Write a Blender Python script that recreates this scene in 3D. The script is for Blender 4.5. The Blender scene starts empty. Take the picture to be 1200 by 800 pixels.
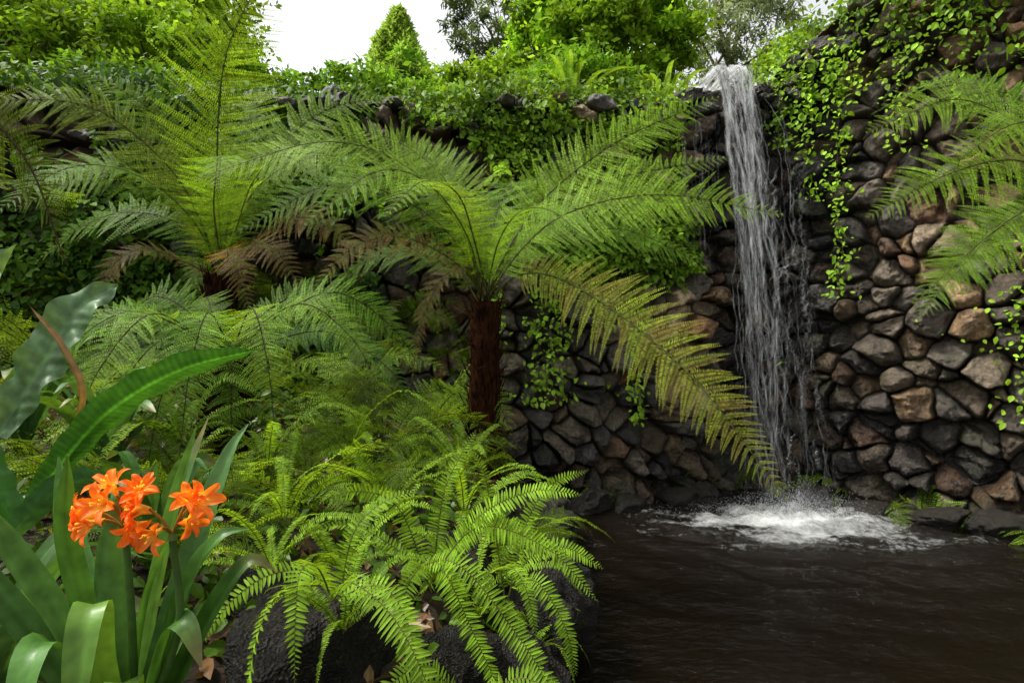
import bpy, math, numpy as np
from mathutils import Vector
rng=np.random.default_rng(7)
sc=bpy.context.scene
Z=np.array([0,0,1.0])
def A(*a): return np.array(a,dtype=float)
def nrm(v): return v/np.maximum(np.linalg.norm(v,axis=-1,keepdims=True),1e-9)
# ---------------- noise
def h2(i,j,s=0):
    n=(np.asarray(i).astype(np.int64)*374761393+np.asarray(j).astype(np.int64)*668265263+s*1274126177)&0xffffffff
    n=((n^(n>>13))*1274126177)&0xffffffff
    n=n^(n>>16)
    return (n&0xffffff)/float(0xffffff)
def vn2(x,y,s=0):
    i=np.floor(x);j=np.floor(y);fx=x-i;fy=y-j
    fx=fx*fx*(3-2*fx);fy=fy*fy*(3-2*fy)
    a=h2(i,j,s);b=h2(i+1,j,s);c=h2(i,j+1,s);d=h2(i+1,j+1,s)
    return (a*(1-fx)+b*fx)*(1-fy)+(c*(1-fx)+d*fx)*fy
def fbm2(x,y,s=0,o=4):
    r=0;a=.5
    for k in range(o):
        r=r+a*(vn2(x*2**k,y*2**k,s+k)-.5)*2;a*=.5
    return r
def vn3(x,y,z,s=0):
    k=np.floor(z);f=z-k;f=f*f*(3-2*f)
    return vn2(x+k*37.17,y-k*91.31,s)*(1-f)+vn2(x+(k+1)*37.17,y-(k+1)*91.31,s)*f
def fbm3(p,sc_,s=0,o=4):
    r=0;a=.5
    for k in range(o):
        q=p*sc_*2**k
        r=r+a*(vn3(q[...,0],q[...,1],q[...,2],s+k)-.5)*2;a*=.5
    return r
def sst(a,b,x):
    t=np.clip((x-a)/(b-a),0,1);return t*t*(3-2*t)
# ---------------- objects
def mk_mesh(name,V,Q,C=None,mat=None,smooth=True):
    V=np.ascontiguousarray(V,dtype=np.float32).reshape(-1,3);Q=np.ascontiguousarray(Q,dtype=np.int32).reshape(-1,4)
    me=bpy.data.meshes.new(name)
    me.vertices.add(len(V));me.vertices.foreach_set('co',V.ravel())
    me.loops.add(Q.size);me.loops.foreach_set('vertex_index',Q.ravel())
    me.polygons.add(len(Q));me.polygons.foreach_set('loop_start',np.arange(0,Q.size,4,dtype=np.int32))
    me.polygons.foreach_set('loop_total',np.full(len(Q),4,dtype=np.int32))
    me.update(calc_edges=True)
    me.polygons.foreach_set('use_smooth',np.full(len(Q),bool(smooth)))
    if C is not None:
        C=np.asarray(C,dtype=np.float32).reshape(len(V),-1)
        if C.shape[1]==3: C=np.concatenate([C,np.ones((len(V),1),np.float32)],1)
        at=me.color_attributes.new('Col','FLOAT_COLOR','POINT');at.data.foreach_set('color',np.ascontiguousarray(C).ravel())
    if mat: me.materials.append(mat)
    return me
def link(o):
    sc.collection.objects.link(o);return o
def meta(o,label=None,category=None,group=None,kind=None):
    if label:o['label']=label
    if category:o['category']=category
    if group:o['group']=group
    if kind:o['kind']=kind
def obj(name,geo,mat,parent=None,org=None,smooth=True,**m):
    V,Q,C=geo
    if org is None: org=A(0,0,0)
    org=np.asarray(org,dtype=float)
    o=link(bpy.data.objects.new(name,mk_mesh(name,np.asarray(V).reshape(-1,3)-org,Q,C,mat,smooth)))
    if parent: o.parent=parent
    else: o.location=Vector(org)
    meta(o,**m);return o
def empty(name,loc,**m):
    o=link(bpy.data.objects.new(name,None));o.location=Vector(loc);o.empty_display_size=.1;meta(o,**m);return o
def join(gs):
    V=[];Q=[];C=[];n=0
    for v,q,c in gs:
        v=np.asarray(v).reshape(-1,3);c=np.asarray(c).reshape(len(v),-1)[:,:3]
        V.append(v);Q.append(np.asarray(q).reshape(-1,4)+n);C.append(c);n+=len(v)
    return np.concatenate(V),np.concatenate(Q),np.concatenate(C)
# ---------------- curve tools
def curve(pts,n=80):
    P=np.asarray(pts,dtype=float)
    E=np.concatenate([[2*P[0]-P[1]],P,[2*P[-1]-P[-2]]])
    out=[]
    for i in range(1,len(E)-2):
        t=np.linspace(0,1,24,endpoint=(i==len(E)-3))[:,None]
        a,b,c,d=E[i-1],E[i],E[i+1],E[i+2]
        out.append(.5*((2*b)+(-a+c)*t+(2*a-5*b+4*c-d)*t**2+(-a+3*b-3*c+d)*t**3))
    R=np.concatenate(out)
    L=np.concatenate([[0],np.cumsum(np.linalg.norm(np.diff(R,axis=0),axis=1))])
    s=np.linspace(0,L[-1],n)
    pos=np.stack([np.interp(s,L,R[:,k]) for k in range(3)],1)
    return pos,nrm(np.gradient(pos,axis=0)),L[-1]
def grid_q(r,c,wrap=False):
    i=np.arange(r-1)[:,None];j=np.arange(c if wrap else c-1)[None,:]
    j2=(j+1)%c
    return np.stack([i*c+j,i*c+j2,(i+1)*c+j2,(i+1)*c+j],-1).reshape(-1,4)
def tube(pts,r0,r1,col,sides=6,n=24,power=1):
    pos,T,L=curve(pts,n)
    ref=A(.31,.52,.79)
    S=nrm(np.cross(T,ref));N=np.cross(S,T)
    a=np.linspace(0,2*np.pi,sides,endpoint=False)
    r=(r0+(r1-r0)*np.linspace(0,1,n)**power)[:,None,None]
    V=pos[:,None]+r*(np.cos(a)[None,:,None]*S[:,None]+np.sin(a)[None,:,None]*N[:,None])
    return V.reshape(-1,3),grid_q(n,sides,True),np.tile(A(*col),(n*sides,1))
def basis(pos,T,roll,ref=None):
    D=pos[-1]-pos[0] if ref is None else ref
    D=A(D[0],D[1],0);
    if np.linalg.norm(D)<1e-3:D=A(1,0,0)
    S0=nrm(np.cross(nrm(D),Z))
    S=nrm(S0-(T@S0)[:,None]*T);N=np.cross(S,T)
    return S*math.cos(roll)+N*math.sin(roll),N*math.cos(roll)-S*math.sin(roll)
def blades(P0,d,wv,nv,L,Wd,prof,droop=0.,fold=.12,col=None,cv=.12,st=None,tipc=None):
    n=len(P0);K=len(prof);s=np.linspace(0,1,K) if st is None else np.asarray(st)
    L=np.broadcast_to(L,(n,));Wd=np.broadcast_to(Wd,(n,));dr=np.broadcast_to(droop,(n,))
    c=P0[:,None]+d[:,None]*(L[:,None]*s)[...,None]-Z*((dr*L)[:,None]*s**2)[...,None]
    h=(Wd[:,None]*np.asarray(prof)/2)[...,None]
    l=c-wv[:,None]*h+nv[:,None]*h*fold*2;r=c+wv[:,None]*h+nv[:,None]*h*fold*2
    V=np.stack([l,c,r],2)
    b=np.arange(n)[:,None]*K*3
    q=grid_q(K,3)[None]+b[...,None]
    C=np.tile(col,(n,1)) if np.ndim(col)==1 else col
    C=C*(1+rng.normal(0,cv,(n,1)))
    C=np.broadcast_to(C[:,None,None],(n,K,3,3)).copy()
    if tipc is not None: 
        C=C+(A(*tipc)-C)*(s[None,:,None,None]**2)*.6
    return V.reshape(-1,3),q.reshape(-1,4),np.clip(C.reshape(-1,3),0,1)
GREEN=A(.10,.21,.014);FRESH=A(.21,.37,.024);DARK=A(.03,.08,.012);DEAD=A(.24,.14,.05);OLIVE=A(.31,.39,.035);TEAL=A(.05,.14,.04)
def frond2(pts,W,n=34,m=18,col=GREEN,col2=None,droop=.22,roll=0.,Ang=.3,stipe=.12,rr=.008,rc=(.10,.12,.03),jit=1.):
    n=int(n*1.05);m=int(m*.9)
    pos,T,Lt=curve(pts,100);S,N=basis(pos,T,roll)
    tt=np.repeat(np.linspace(0,1,n),2)+rng.normal(0,.1/n,2*n);tt=np.clip(tt,0,1)
    t=stipe+(1-stipe)*tt;side=np.tile([1.,-1.],n)
    idx=t*99
    f=lambda X:np.stack([np.interp(idx,np.arange(100),X[:,k]) for k in range(3)],1)
    P0=f(pos);Tn=nrm(f(T));Sn=nrm(f(S));Nn=nrm(f(N))
    prof=(.45+.55*sst(0,.4,tt))*(1-tt**1.8)**.85+.03
    L=W*prof*(1+rng.normal(0,.07,2*n)*jit)
    L=np.where(rng.random(2*n)<.06*jit,L*rng.uniform(.2,.8,2*n),L)
    a=Ang*.6+.30*tt+rng.normal(0,.07,2*n)*jit
    d=nrm(Sn*(side*np.cos(a))[:,None]+Tn*np.sin(a)[:,None]+Nn*(rng.normal(.05,.10,2*n)*jit)[:,None])
    dr=droop*.6*(1+rng.normal(0,.4,2*n)*jit)
    s=np.linspace(.03,1,m)
    c=P0[:,None]+d[:,None]*(L[:,None]*s)[...,None]+Tn[:,None]*(.12*L[:,None]*s**2)[...,None]-Z*((dr*L)[:,None]*s**2)[...,None]
    pd=nrm(d[:,None]+Tn[:,None]*(.24*s)[None,:,None]-Z*(2*dr[:,None]*s)[...,None])
    Tp=nrm(Tn[:,None]-(Tn[:,None]*pd).sum(-1,keepdims=True)*pd)
    l0=Lt*(1-stipe)/n*.68
    l=(l0*((1-s**1.5)**.85+.06))[None,:]*np.clip(prof*1.6,.35,1)[:,None]*(1+rng.normal(0,.10,(2*n,m)))
    w=(L[:,None]/m*.34)*np.ones(m)
    Vs=[];Cs=[]
    base=np.asarray(col)[None,:]*(1+rng.normal(0,.15,(2*n,1)))
    if col2 is not None:
        mixf=np.clip(rng.normal(.3,.35,(2*n,1)),0,1);base=base*(1-mixf)+np.asarray(col2)*mixf
    for sg in (1,-1):
        q=nrm(Tp*(sg*.95)+pd*.36-Z*.05+rng.normal(0,.08,(2*n,m,3)))
        e=q*l[...,None];wv=pd*w[...,None]
        Vs.append(np.stack([c,c+e*.42+wv,c+e,c+e*.42-wv],2))
        cc=base[:,None]*(1+rng.normal(0,.14,(2*n,m,1)))*(0.85+.35*s)[None,:,None]
        Cs.append(np.repeat(cc[:,:,None],4,2))
    V=np.stack(Vs).reshape(-1,3);C=np.clip(np.stack(Cs).reshape(-1,3),0,1);Q=np.arange(len(V)).reshape(-1,4)
    k=5;s2=np.linspace(0,.95,k)
    cm=P0[:,None]+d[:,None]*(L[:,None]*s2)[...,None]+Tn[:,None]*(.12*L[:,None]*s2**2)[...,None]-Z*((dr*L)[:,None]*s2**2)[...,None]
    ww=(rr*.24*(1-.7*s2))[None,:,None]
    R=np.stack([cm-Tn[:,None]*ww,cm+Tn[:,None]*ww],2)+Nn[:,None,None]*.0015
    qm=(grid_q(k,2)[None]+(np.arange(2*n)*k*2)[:,None,None]).reshape(-1,4)
    return join([(V,Q,C),(R.reshape(-1,3),qm,np.tile(A(*rc)*1.2,(2*n*k*2,1))),tube(pts,rr,rr*.2,rc,5,30)])
def frond1(pts,W,n=34,col=FRESH,roll=0.,stipe=.08,droop=.12,rr=.004,rc=(.12,.13,.03),wf=.74,Ang=.12,tipc=None):
    pos,T,Lt=curve(pts,100);S,N=basis(pos,T,roll)
    tt=np.repeat(np.linspace(0,1,n),2);tt[1::2]+=.5/n;tt=np.clip(tt,0,1);t=stipe+(1-stipe)*tt;side=np.tile([1.,-1.],n);idx=t*99
    f=lambda X:np.stack([np.interp(idx,np.arange(100),X[:,k]) for k in range(3)],1)
    P0=f(pos);Tn=nrm(f(T));Sn=nrm(f(S));Nn=nrm(f(N))
    prof=(.55+.45*sst(0,.2,tt))*(1-tt**3)**.8+.05
    L=W*prof*(1+rng.normal(0,.07,2*n))
    L=np.where(rng.random(2*n)<.03,L*.4,L)
    a=Ang+.40*tt**2+rng.normal(0,.08,2*n)
    d=nrm(Sn*(side*np.cos(a))[:,None]+Tn*np.sin(a)[:,None]+Nn*rng.normal(.12,.10,2*n)[:,None])
    tw=rng.normal(.12,.15,2*n)[:,None]
    wv=nrm(Tn-(Tn*d).sum(1,keepdims=True)*d+Nn*tw);nv=nrm(np.cross(d,wv));nv=nv*np.sign((nv*Nn).sum(1,keepdims=True))
    sp=Lt*(1-stipe)/n
    g=blades(P0,d,wv,nv,L,np.minimum(sp*wf,L*.4)*np.clip(prof+.3,.3,1),[.75,1,.95,.7,.06],droop,.14,np.asarray(col),.13,tipc=tipc)
    return join([g,tube(pts,rr,rr*.25,rc,5,26)])
def ribbon(pts,W,prof=None,cols=7,n=26,fold=.15,wave=0.,wf=9,roll=0.,col=GREEN,ref=None,rib=1.25,tipc=None,ribs=0):
    pos,T,L=curve(pts,n);S,N=basis(pos,T,roll,ref)
    t=np.linspace(0,1,n)
    p=np.interp(t,[0,.15,.5,.8,.94,1],[.55,.75,1,.85,.42,.03]) if prof is None else np.interp(t,np.linspace(0,1,len(prof)),prof)
    u=np.linspace(-1,1,cols)
    ph=rng.random()*6
    off=fold*np.abs(u)[None,:]*W/2*p[:,None]+wave*(np.abs(u)[None,:]**2)*np.sin(t[:,None]*wf*6.28+ph+u[None,:]*2)*W*p[:,None]
    if ribs: off=off+.0014*np.sin(t[:,None]*ribs*6.28-np.abs(u)[None,:]*3)*sst(0,.2,np.abs(u))[None,:]
    V=pos[:,None]+S[:,None]*(u[None,:]*(W/2*p*(1+wave*.6*np.sin(t*wf*9)))[:,None])[...,None]+N[:,None]*off[...,None]
    C=np.tile(np.asarray(col),(n,cols,1))*(1+fbm2(t[:,None]*6+rng.random()*50,u[None,:]*3+t[:,None]*0,3)[...,None]*.35)
    if ribs: C=C*(1+.12*np.sin(t[:,None]*ribs*6.28-np.abs(u)[None,:]*3))[...,None]
    C[:,cols//2]*=rib
    if tipc is not None:C=C+(A(*tipc)-C)*(sst(.8,1,t)[:,None,None])
    return V.reshape(-1,3),grid_q(n,cols),np.clip(C.reshape(-1,3),0,1)
def rdir(n,up=0.):
    v=rng.normal(0,1,(n,3));v[:,2]+=up;return nrm(v)
def diamonds(P,size,col,cv=.2,up=.6,asp=.55,hang=0.):
    n=len(P);N=rdir(n,up*2);d=rdir(n);d[:,2]-=hang;d=nrm(d-(d*N).sum(1,keepdims=True)*N);w=np.cross(N,d)
    s=(size*np.clip(rng.normal(1,.25,n),.5,1.7))[:,None]
    V=np.stack([P,P+d*s*.45+w*s*asp*.5,P+d*s,P+d*s*.45-w*s*asp*.5],1)
    C=(np.tile(col,(n,1)) if np.ndim(col)==1 else col)*(1+rng.normal(0,cv,(n,1)))
    return V.reshape(-1,3),np.arange(4*n).reshape(-1,4),np.clip(np.repeat(C,4,0),0,1)
def leaves(P,size,col,N=None,cv=.18,asp=.75,prof=(.35,1,.8,.03),hang=.6,fold=.1,nj=.35):
    n=len(P)
    N=rdir(n,1.2) if N is None else nrm(N+rng.normal(0,nj,(n,3)))
    d=rng.normal(0,1,(n,3));d[:,2]-=hang*2;d=nrm(d-(d*N).sum(1,keepdims=True)*N);w=np.cross(N,d)
    s=size*np.clip(rng.normal(1,.28,n),.45,1.8)
    return blades(P,d,w,N,s,s*asp,prof,.15,fold,np.asarray(col),cv)
# ---------------- materials
def newmat(name):
    m=bpy.data.materials.new(name);m.use_nodes=True;nt=m.node_tree;nt.nodes.clear()
    return m,nt,nt.nodes,nt.links
def N_(nt,t,**k):
    n=nt.nodes.new(t)
    for a,b in k.items():
        if a.startswith('_'): setattr(n,a[1:],b)
        else: n.inputs[a.replace('__',' ')].default_value=b
    return n
def leafmat(name,trans=.35,rough=.42,spec=.4,nscale=25,namt=.35,gain=1.,tm=(1.6,1.4,.6),bump=.25,det=3.):
    m,nt,nd,lk=newmat(name)
    at=N_(nt,'ShaderNodeAttribute',_attribute_name='Col')
    tc=N_(nt,'ShaderNodeTexCoord');no=N_(nt,'ShaderNodeTexNoise',Scale=nscale,Detail=det)
    lk.new(tc.outputs['Object'],no.inputs['Vector'])
    mr=N_(nt,'ShaderNodeMapRange');mr.inputs['From Min'].default_value=.3;mr.inputs['From Max'].default_value=.7
    mr.inputs['To Min'].default_value=(1-namt)*gain;mr.inputs['To Max'].default_value=(1+namt)*gain
    lk.new(no.outputs['Fac'],mr.inputs['Value'])
    mu=N_(nt,'ShaderNodeVectorMath',_operation='SCALE');lk.new(at.outputs['Color'],mu.inputs[0]);lk.new(mr.outputs['Result'],mu.inputs['Scale'])
    p=N_(nt,'ShaderNodeBsdfPrincipled',Roughness=rough);p.inputs['Specular IOR Level'].default_value=spec
    lk.new(mu.outputs['Vector'],p.inputs['Base Color'])
    tr=N_(nt,'ShaderNodeBsdfTranslucent')
    hs=N_(nt,'ShaderNodeMix',_data_type='RGBA',_blend_type='MULTIPLY');hs.inputs[0].default_value=1.
    hs.inputs[7].default_value=(*tm,1);lk.new(mu.outputs['Vector'],hs.inputs[6]);lk.new(hs.outputs[2],tr.inputs['Color'])
    mx=N_(nt,'ShaderNodeMixShader',Fac=trans);lk.new(p.outputs[0],mx.inputs[1]);lk.new(tr.outputs[0],mx.inputs[2])
    bp=N_(nt,'ShaderNodeBump',Strength=bump,Distance=.004);lk.new(no.outputs['Fac'],bp.inputs['Height']);lk.new(bp.outputs[0],p.inputs['Normal'])
    o=N_(nt,'ShaderNodeOutputMaterial');lk.new(mx.outputs[0],o.inputs[0]);return m
M_fern=leafmat('fern_leaf',.45,.55,.12)
M_leaf=leafmat('glossy_leaf',.25,.40,.32,nscale=30,namt=.28,bump=.5,det=6.)
M_ivy=leafmat('ivy_leaf',.4,.5,.15,nscale=5,namt=.35)
M_far=leafmat('foliage',.4,.6,.08,nscale=3,namt=.3,tm=(1.4,1.25,.8))
M_petal=leafmat('petal',.35,.5,.2,nscale=60,namt=.15)
def barkmat(name,c1,c2,scale=12,stretch=6,rough=.9,bump=1.,spec=.3):
    m,nt,nd,lk=newmat(name);tc=N_(nt,'ShaderNodeTexCoord');mp=N_(nt,'ShaderNodeMapping');mp.inputs['Scale'].default_value=(stretch,stretch,1)
    lk.new(tc.outputs['Object'],mp.inputs[0]);no=N_(nt,'ShaderNodeTexNoise',Scale=scale,Detail=6.,Roughness=.65);lk.new(mp.outputs[0],no.inputs['Vector'])
    cr=N_(nt,'ShaderNodeValToRGB');cr.color_ramp.elements[0].color=(*c1,1);cr.color_ramp.elements[1].color=(*c2,1)
    cr.color_ramp.elements[0].position=.35;cr.color_ramp.elements[1].position=.68;lk.new(no.outputs['Fac'],cr.inputs[0])
    p=N_(nt,'ShaderNodeBsdfPrincipled',Roughness=rough);p.inputs['Specular IOR Level'].default_value=spec;lk.new(cr.outputs[0],p.inputs['Base Color'])
    bp=N_(nt,'ShaderNodeBump',Strength=bump,Distance=.02);lk.new(no.outputs['Fac'],bp.inputs['Height']);lk.new(bp.outputs[0],p.inputs['Normal'])
    o=N_(nt,'ShaderNodeOutputMaterial');lk.new(p.outputs[0],o.inputs[0]);return m
M_trunk=barkmat('fern_trunk',(.006,.0025,.001),(.055,.02,.008),6,5,1.,1.,.05)
M_bark=barkmat('bark',(.05,.035,.022),(.16,.11,.07),8,4)
M_soil=barkmat('soil',(.010,.007,.004),(.035,.022,.012),9,1)
def rockmat(name,attr=True,base=(.06,.052,.044),pits=True,ps=70.):
    m,nt,nd,lk=newmat(name);tc=N_(nt,'ShaderNodeTexCoord')
    n1=N_(nt,'ShaderNodeTexNoise',Scale=7.,Detail=8.,Roughness=.7);n2=N_(nt,'ShaderNodeTexNoise',Scale=38. if attr else 14.,Detail=7.,Roughness=.78)
    n3=N_(nt,'ShaderNodeTexNoise',Scale=2.2,Detail=6.,Roughness=.65)
    vo=N_(nt,'ShaderNodeTexVoronoi',Scale=ps)
    for n in (n1,n2,n3,vo): lk.new(tc.outputs['Object'],n.inputs['Vector'])
    cr=N_(nt,'ShaderNodeValToRGB');e=cr.color_ramp.elements
    e[0].position=.38;e[0].color=(.34,.32,.3,1);e[1].position=.64;e[1].color=(1.,.96,.88,1)
    lk.new(n1.outputs['Fac'],cr.inputs[0])
    if attr:
        at=N_(nt,'ShaderNodeAttribute',_attribute_name='Col');bc=at.outputs['Color'];wet=at.outputs['Alpha']
    else:
        rg=N_(nt,'ShaderNodeRGB');rg.outputs[0].default_value=(*base,1);bc=rg.outputs[0]
    mu=N_(nt,'ShaderNodeMix',_data_type='RGBA',_blend_type='MULTIPLY');mu.inputs[0].default_value=1.;lk.new(bc,mu.inputs[6]);lk.new(cr.outputs[0],mu.inputs[7])
    c2=N_(nt,'ShaderNodeMapRange');c2.inputs['From Min'].default_value=.35;c2.inputs['From Max'].default_value=.68;c2.inputs['To Min'].default_value=.5;c2.inputs['To Max'].default_value=2.5;lk.new(n2.outputs['Fac'],c2.inputs['Value'])
    mu2=N_(nt,'ShaderNodeVectorMath',_operation='SCALE');lk.new(mu.outputs[2],mu2.inputs[0]);lk.new(c2.outputs[0],mu2.inputs['Scale'])
    cm=N_(nt,'ShaderNodeValToRGB');e=cm.color_ramp.elements;e[0].position=.55;e[0].color=(0,0,0,1);e[1].position=.70;e[1].color=(.6,.6,.6,1);lk.new(n3.outputs['Fac'],cm.inputs[0])
    ms=N_(nt,'ShaderNodeMix',_data_type='RGBA');ms.inputs[7].default_value=(.04,.05,.012,1);lk.new(cm.outputs[0],ms.inputs[0]);lk.new(mu2.outputs['Vector'],ms.inputs[6])
    p=N_(nt,'ShaderNodeBsdfPrincipled');lk.new(ms.outputs[2],p.inputs['Base Color'])
    if attr:
        mr=N_(nt,'ShaderNodeMapRange');mr.inputs['To Min'].default_value=.55;mr.inputs['To Max'].default_value=.15;lk.new(wet,mr.inputs['Value']);lk.new(mr.outputs[0],p.inputs['Roughness'])
    else: p.inputs['Roughness'].default_value=.5
    b1=N_(nt,'ShaderNodeBump',Strength=1.,Distance=.07 if attr else .03);lk.new(n1.outputs['Fac'],b1.inputs['Height'])
    b2=N_(nt,'ShaderNodeBump',Strength=1.,Distance=.018 if attr else .02);lk.new(n2.outputs['Fac'],b2.inputs['Height']);lk.new(b1.outputs[0],b2.inputs['Normal'])
    b3=N_(nt,'ShaderNodeBump',Strength=.9,Distance=.008);lk.new(vo.outputs['Distance'],b3.inputs['Height']);lk.new(b2.outputs[0],b3.inputs['Normal'])
    lk.new((b3 if pits else b2).outputs[0],p.inputs['Normal'])
    o=N_(nt,'ShaderNodeOutputMaterial');lk.new(p.outputs[0],o.inputs[0]);return m
M_wall=rockmat('wall_stone',True,pits=False)
M_rock=rockmat('basalt',False,(.036,.031,.025),ps=26.)
# ---------------- setting functions
PX=A(-16,-9,-6.5,-5,-3,-1,.5,1.6,2.1,2.6,3.2,3.7,4.4,5.6,7.5,12);PY=A(1,2.8,4.2,5.1,5.8,6.25,6.45,6.6,6.85,7.0,6.95,6.55,5.9,4.9,3.2,-1)
def wallY(x): return np.interp(x,PX,PY)
def ztop(x): return np.interp(x,[-7,-4,-1,.5,1.9,2.15,3.05,3.35,4,6],[4.1,4.2,4.4,4.55,4.7,4.84,4.86,5.3,5.7,6.1])
def gh(x,y):
    x=np.asarray(x,float);y=np.asarray(y,float)
    s=y-wallY(x)
    bank=.72+.13*np.clip(-x,0,4)+.07*np.clip(y-2,-1,3)+.08*fbm2(x*1.3+9,y*1.3,5)
    xl=.28+.08*np.sin(y*2.3)
    low=-.8+(bank+.8)*(1-sst(xl-.55,xl+.05,x))
    xr=.93*y+.55
    rb=sst(xr,xr+.8,x)*(s<0.5)
    low=np.maximum(low,-.8+1.4*rb)
    low=np.where(y<-.6,np.maximum(low,-.8+1.5*sst(-.6,-1.6,y)),low)
    up=ztop(x)-.28+.12*fbm2(x*.6,y*.6,8)+.04*np.clip(s-1,0,60)
    return low+(up-low)*sst(.55,.85,s)
def axis(lo,hi,step,far):
    c=np.arange(lo,hi,step);o=[];v=hi;d=step
    while v<far: o.append(v);d*=1.25;v+=d
    o2=[];v=lo;d=step
    while v>-far: d*=1.25;v-=d;o2.append(v)
    return np.concatenate([o2[::-1],c,o])
gx=axis(-7,7,.1,220);gy=axis(-2,9,.1,220)
X,Y=np.meshgrid(gx,gy);H=gh(X,Y)
obj('ground',(np.stack([X,Y,H],-1).reshape(-1,3),grid_q(len(gy),len(gx)),np.zeros((X.size,3))),M_soil,kind='structure',label='dark damp garden soil with raised terrace',category='ground')
# ---------------- stone wall
pp,_,Lw=curve(np.stack([PX[2:-1],PY[2:-1],PX[2:-1]*0],1),1450)
arc=np.linspace(0,Lw,len(pp))
tan=nrm(np.gradient(pp,axis=0));tan=nrm(np.stack([np.convolve(np.pad(tan[:,k],35,'edge'),np.ones(71)/71,'valid') for k in range(3)],1))
out=np.stack([tan[:,1],-tan[:,0],0*tan[:,0]],1)
nv=520;ncap=60
top=ztop(pp[:,0])+.12*fbm2(arc*1.1,arc*0,4)
v=np.linspace(0,1,nv)
Zf=-.8+(top[:,None]+.8)*v[None,:]
cap=np.linspace(0.015,1.1,ncap)
Zp=np.concatenate([Zf,top[:,None]+cap[None,:]],1)
Aa=np.repeat(arc[:,None],nv+ncap,1)
wa=Aa+.20*fbm2(Aa*1.2,Zp*1.2,21,3)+.05*fbm2(Aa*6,Zp*6,22,3);wz=Zp+.18*fbm2(Aa*1.1,Zp*1.1,31,3)+.05*fbm2(Aa*6,Zp*6,33,3)
cw,ch=.285,.205
def seedpos(i,j):
    jx=h2(i,j,3)*1.05-.025;jy=h2(i,j,4)*1.05-.025
    return (i+jx+.5*(j%2))*cw,(j+jy)*ch
def wgt(i,j):
    q=h2(i,j,9);return .032*q**3+.008*q
I=np.floor(wa/cw-.0).astype(int);J=np.floor(wz/ch).astype(int)
best=np.full(wa.shape,1e9);bi=I.copy();bj=J.copy()
for di in range(-3,3):
    for dj in range(-3,4):
        sx,sy=seedpos(I+di,J+dj);d=(sx-wa)**2+((sy-wz)*1.1)**2-wgt(I+di,J+dj)
        b=d<best;best=np.where(b,d,best);bi=np.where(b,I+di,bi);bj=np.where(b,J+dj,bj)
sx,sy=seedpos(bi,bj)
e=None
for di in range(-3,4):
    for dj in range(-3,4):
        ii=bi+di;jj=bj+dj
        if di==0 and dj==0: continue
        tx,ty=seedpos(ii,jj);dd=(tx-wa)**2+((ty-wz)*1.1)**2-wgt(ii,jj)
        sep=np.sqrt((tx-sx)**2+((ty-sy)*1.1)**2)+1e-6
        ev=(dd-(best))/(2*sep)
        if e is None:e=ev
        else: e=-.008*np.log(np.exp(-np.clip(e,-.1,.5)/.008)+np.exp(-np.clip(ev,-.1,.5)/.008)+1e-30)
e=np.maximum(e,0)
r1=h2(bi,bj,11);r2=h2(bi,bj,12);r3=h2(bi,bj,13);r4=h2(bi,bj,14)
lx=wa-sx;ly=wz-sy
k=np.clip(e/(.06+.05*r1),0,1)
h=.15*np.sqrt(np.clip(1-(1-k)**2.0,0,1))
h=h+(r2-.45)*.32*sst(0,.02,e)+(lx*(r3-.5)*.8+ly*(r4-.75)*1.0)*sst(0,.03,e)
for q in range(3):
    an=h2(bi,bj,20+q)*6.28
    pl=.15+.12*h2(bi,bj,30+q)-(lx*np.cos(an)+ly*np.sin(an))*1.0+.03+(r2-.45)*.25
    h=-.012*np.log(np.exp(-h/.012)+np.exp(-pl/.012))
h=h+.08*fbm2(wa*6,wz*6,40,3)*k+.045*fbm2(wa*16,wz*16,41,4)*np.minimum(k*2,1)-.05*(1-sst(0,.018,e))
h=h+.32*fbm2(Aa*.8,Zp*.9,50,3)
xx=np.repeat(pp[:,0][:,None],nv+ncap,1)
lip=np.exp(-((xx-2.65)/.5)**2)*np.exp(-((Zp-4.6)/.35)**2)*.30
h=h+lip+.10*sst(.5,-.3,Zp)
lean=.055*np.clip(Zp,0,9)
capm=np.zeros((1,nv+ncap));capm[0,nv:]=cap
capz=sst(0,.25,capm)
zz=np.minimum(Zp,top[:,None])
Vw=pp[:,None]-out[:,None]*(np.where(capm>0,lean*0+.055*top[:,None],lean)+capm)[...,None]+out[:,None]*(h*(1-capz))[...,None]
Vw[...,2]=zz+h*capz*.8
pal=A([.135,.12,.10],[.085,.08,.074],[.18,.15,.115],[.25,.18,.11],[.12,.112,.108],[.19,.115,.065],[.21,.185,.145])
ci=(h2(bi,bj,60)*6.99).astype(int);colw=pal[ci]*(.4+.9*h2(bi,bj,61))[...,None]
distf=np.abs(xx-(2.85+.10*(4.9-Zp)))
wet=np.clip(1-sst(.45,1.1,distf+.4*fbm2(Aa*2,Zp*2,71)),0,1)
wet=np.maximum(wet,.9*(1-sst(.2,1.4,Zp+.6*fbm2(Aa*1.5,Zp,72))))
colw=colw*(1-.76*wet)[...,None]*(.42+.58*sst(0,.03,e))[...,None]  # wet stone darker; shade in gaps between stones painted into the colour
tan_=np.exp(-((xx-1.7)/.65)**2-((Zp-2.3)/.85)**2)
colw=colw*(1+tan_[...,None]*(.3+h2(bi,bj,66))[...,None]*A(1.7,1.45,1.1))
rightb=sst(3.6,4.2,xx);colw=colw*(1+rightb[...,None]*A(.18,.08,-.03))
colw=colw*(1-.35*sst(.6,-1.5,xx))[...,None]  # shade on the left stretch of wall painted into stone colour
Cw=np.concatenate([colw,np.maximum(wet,.25*h2(bi,bj,67)+.2)[...,None]],-1)
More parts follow.
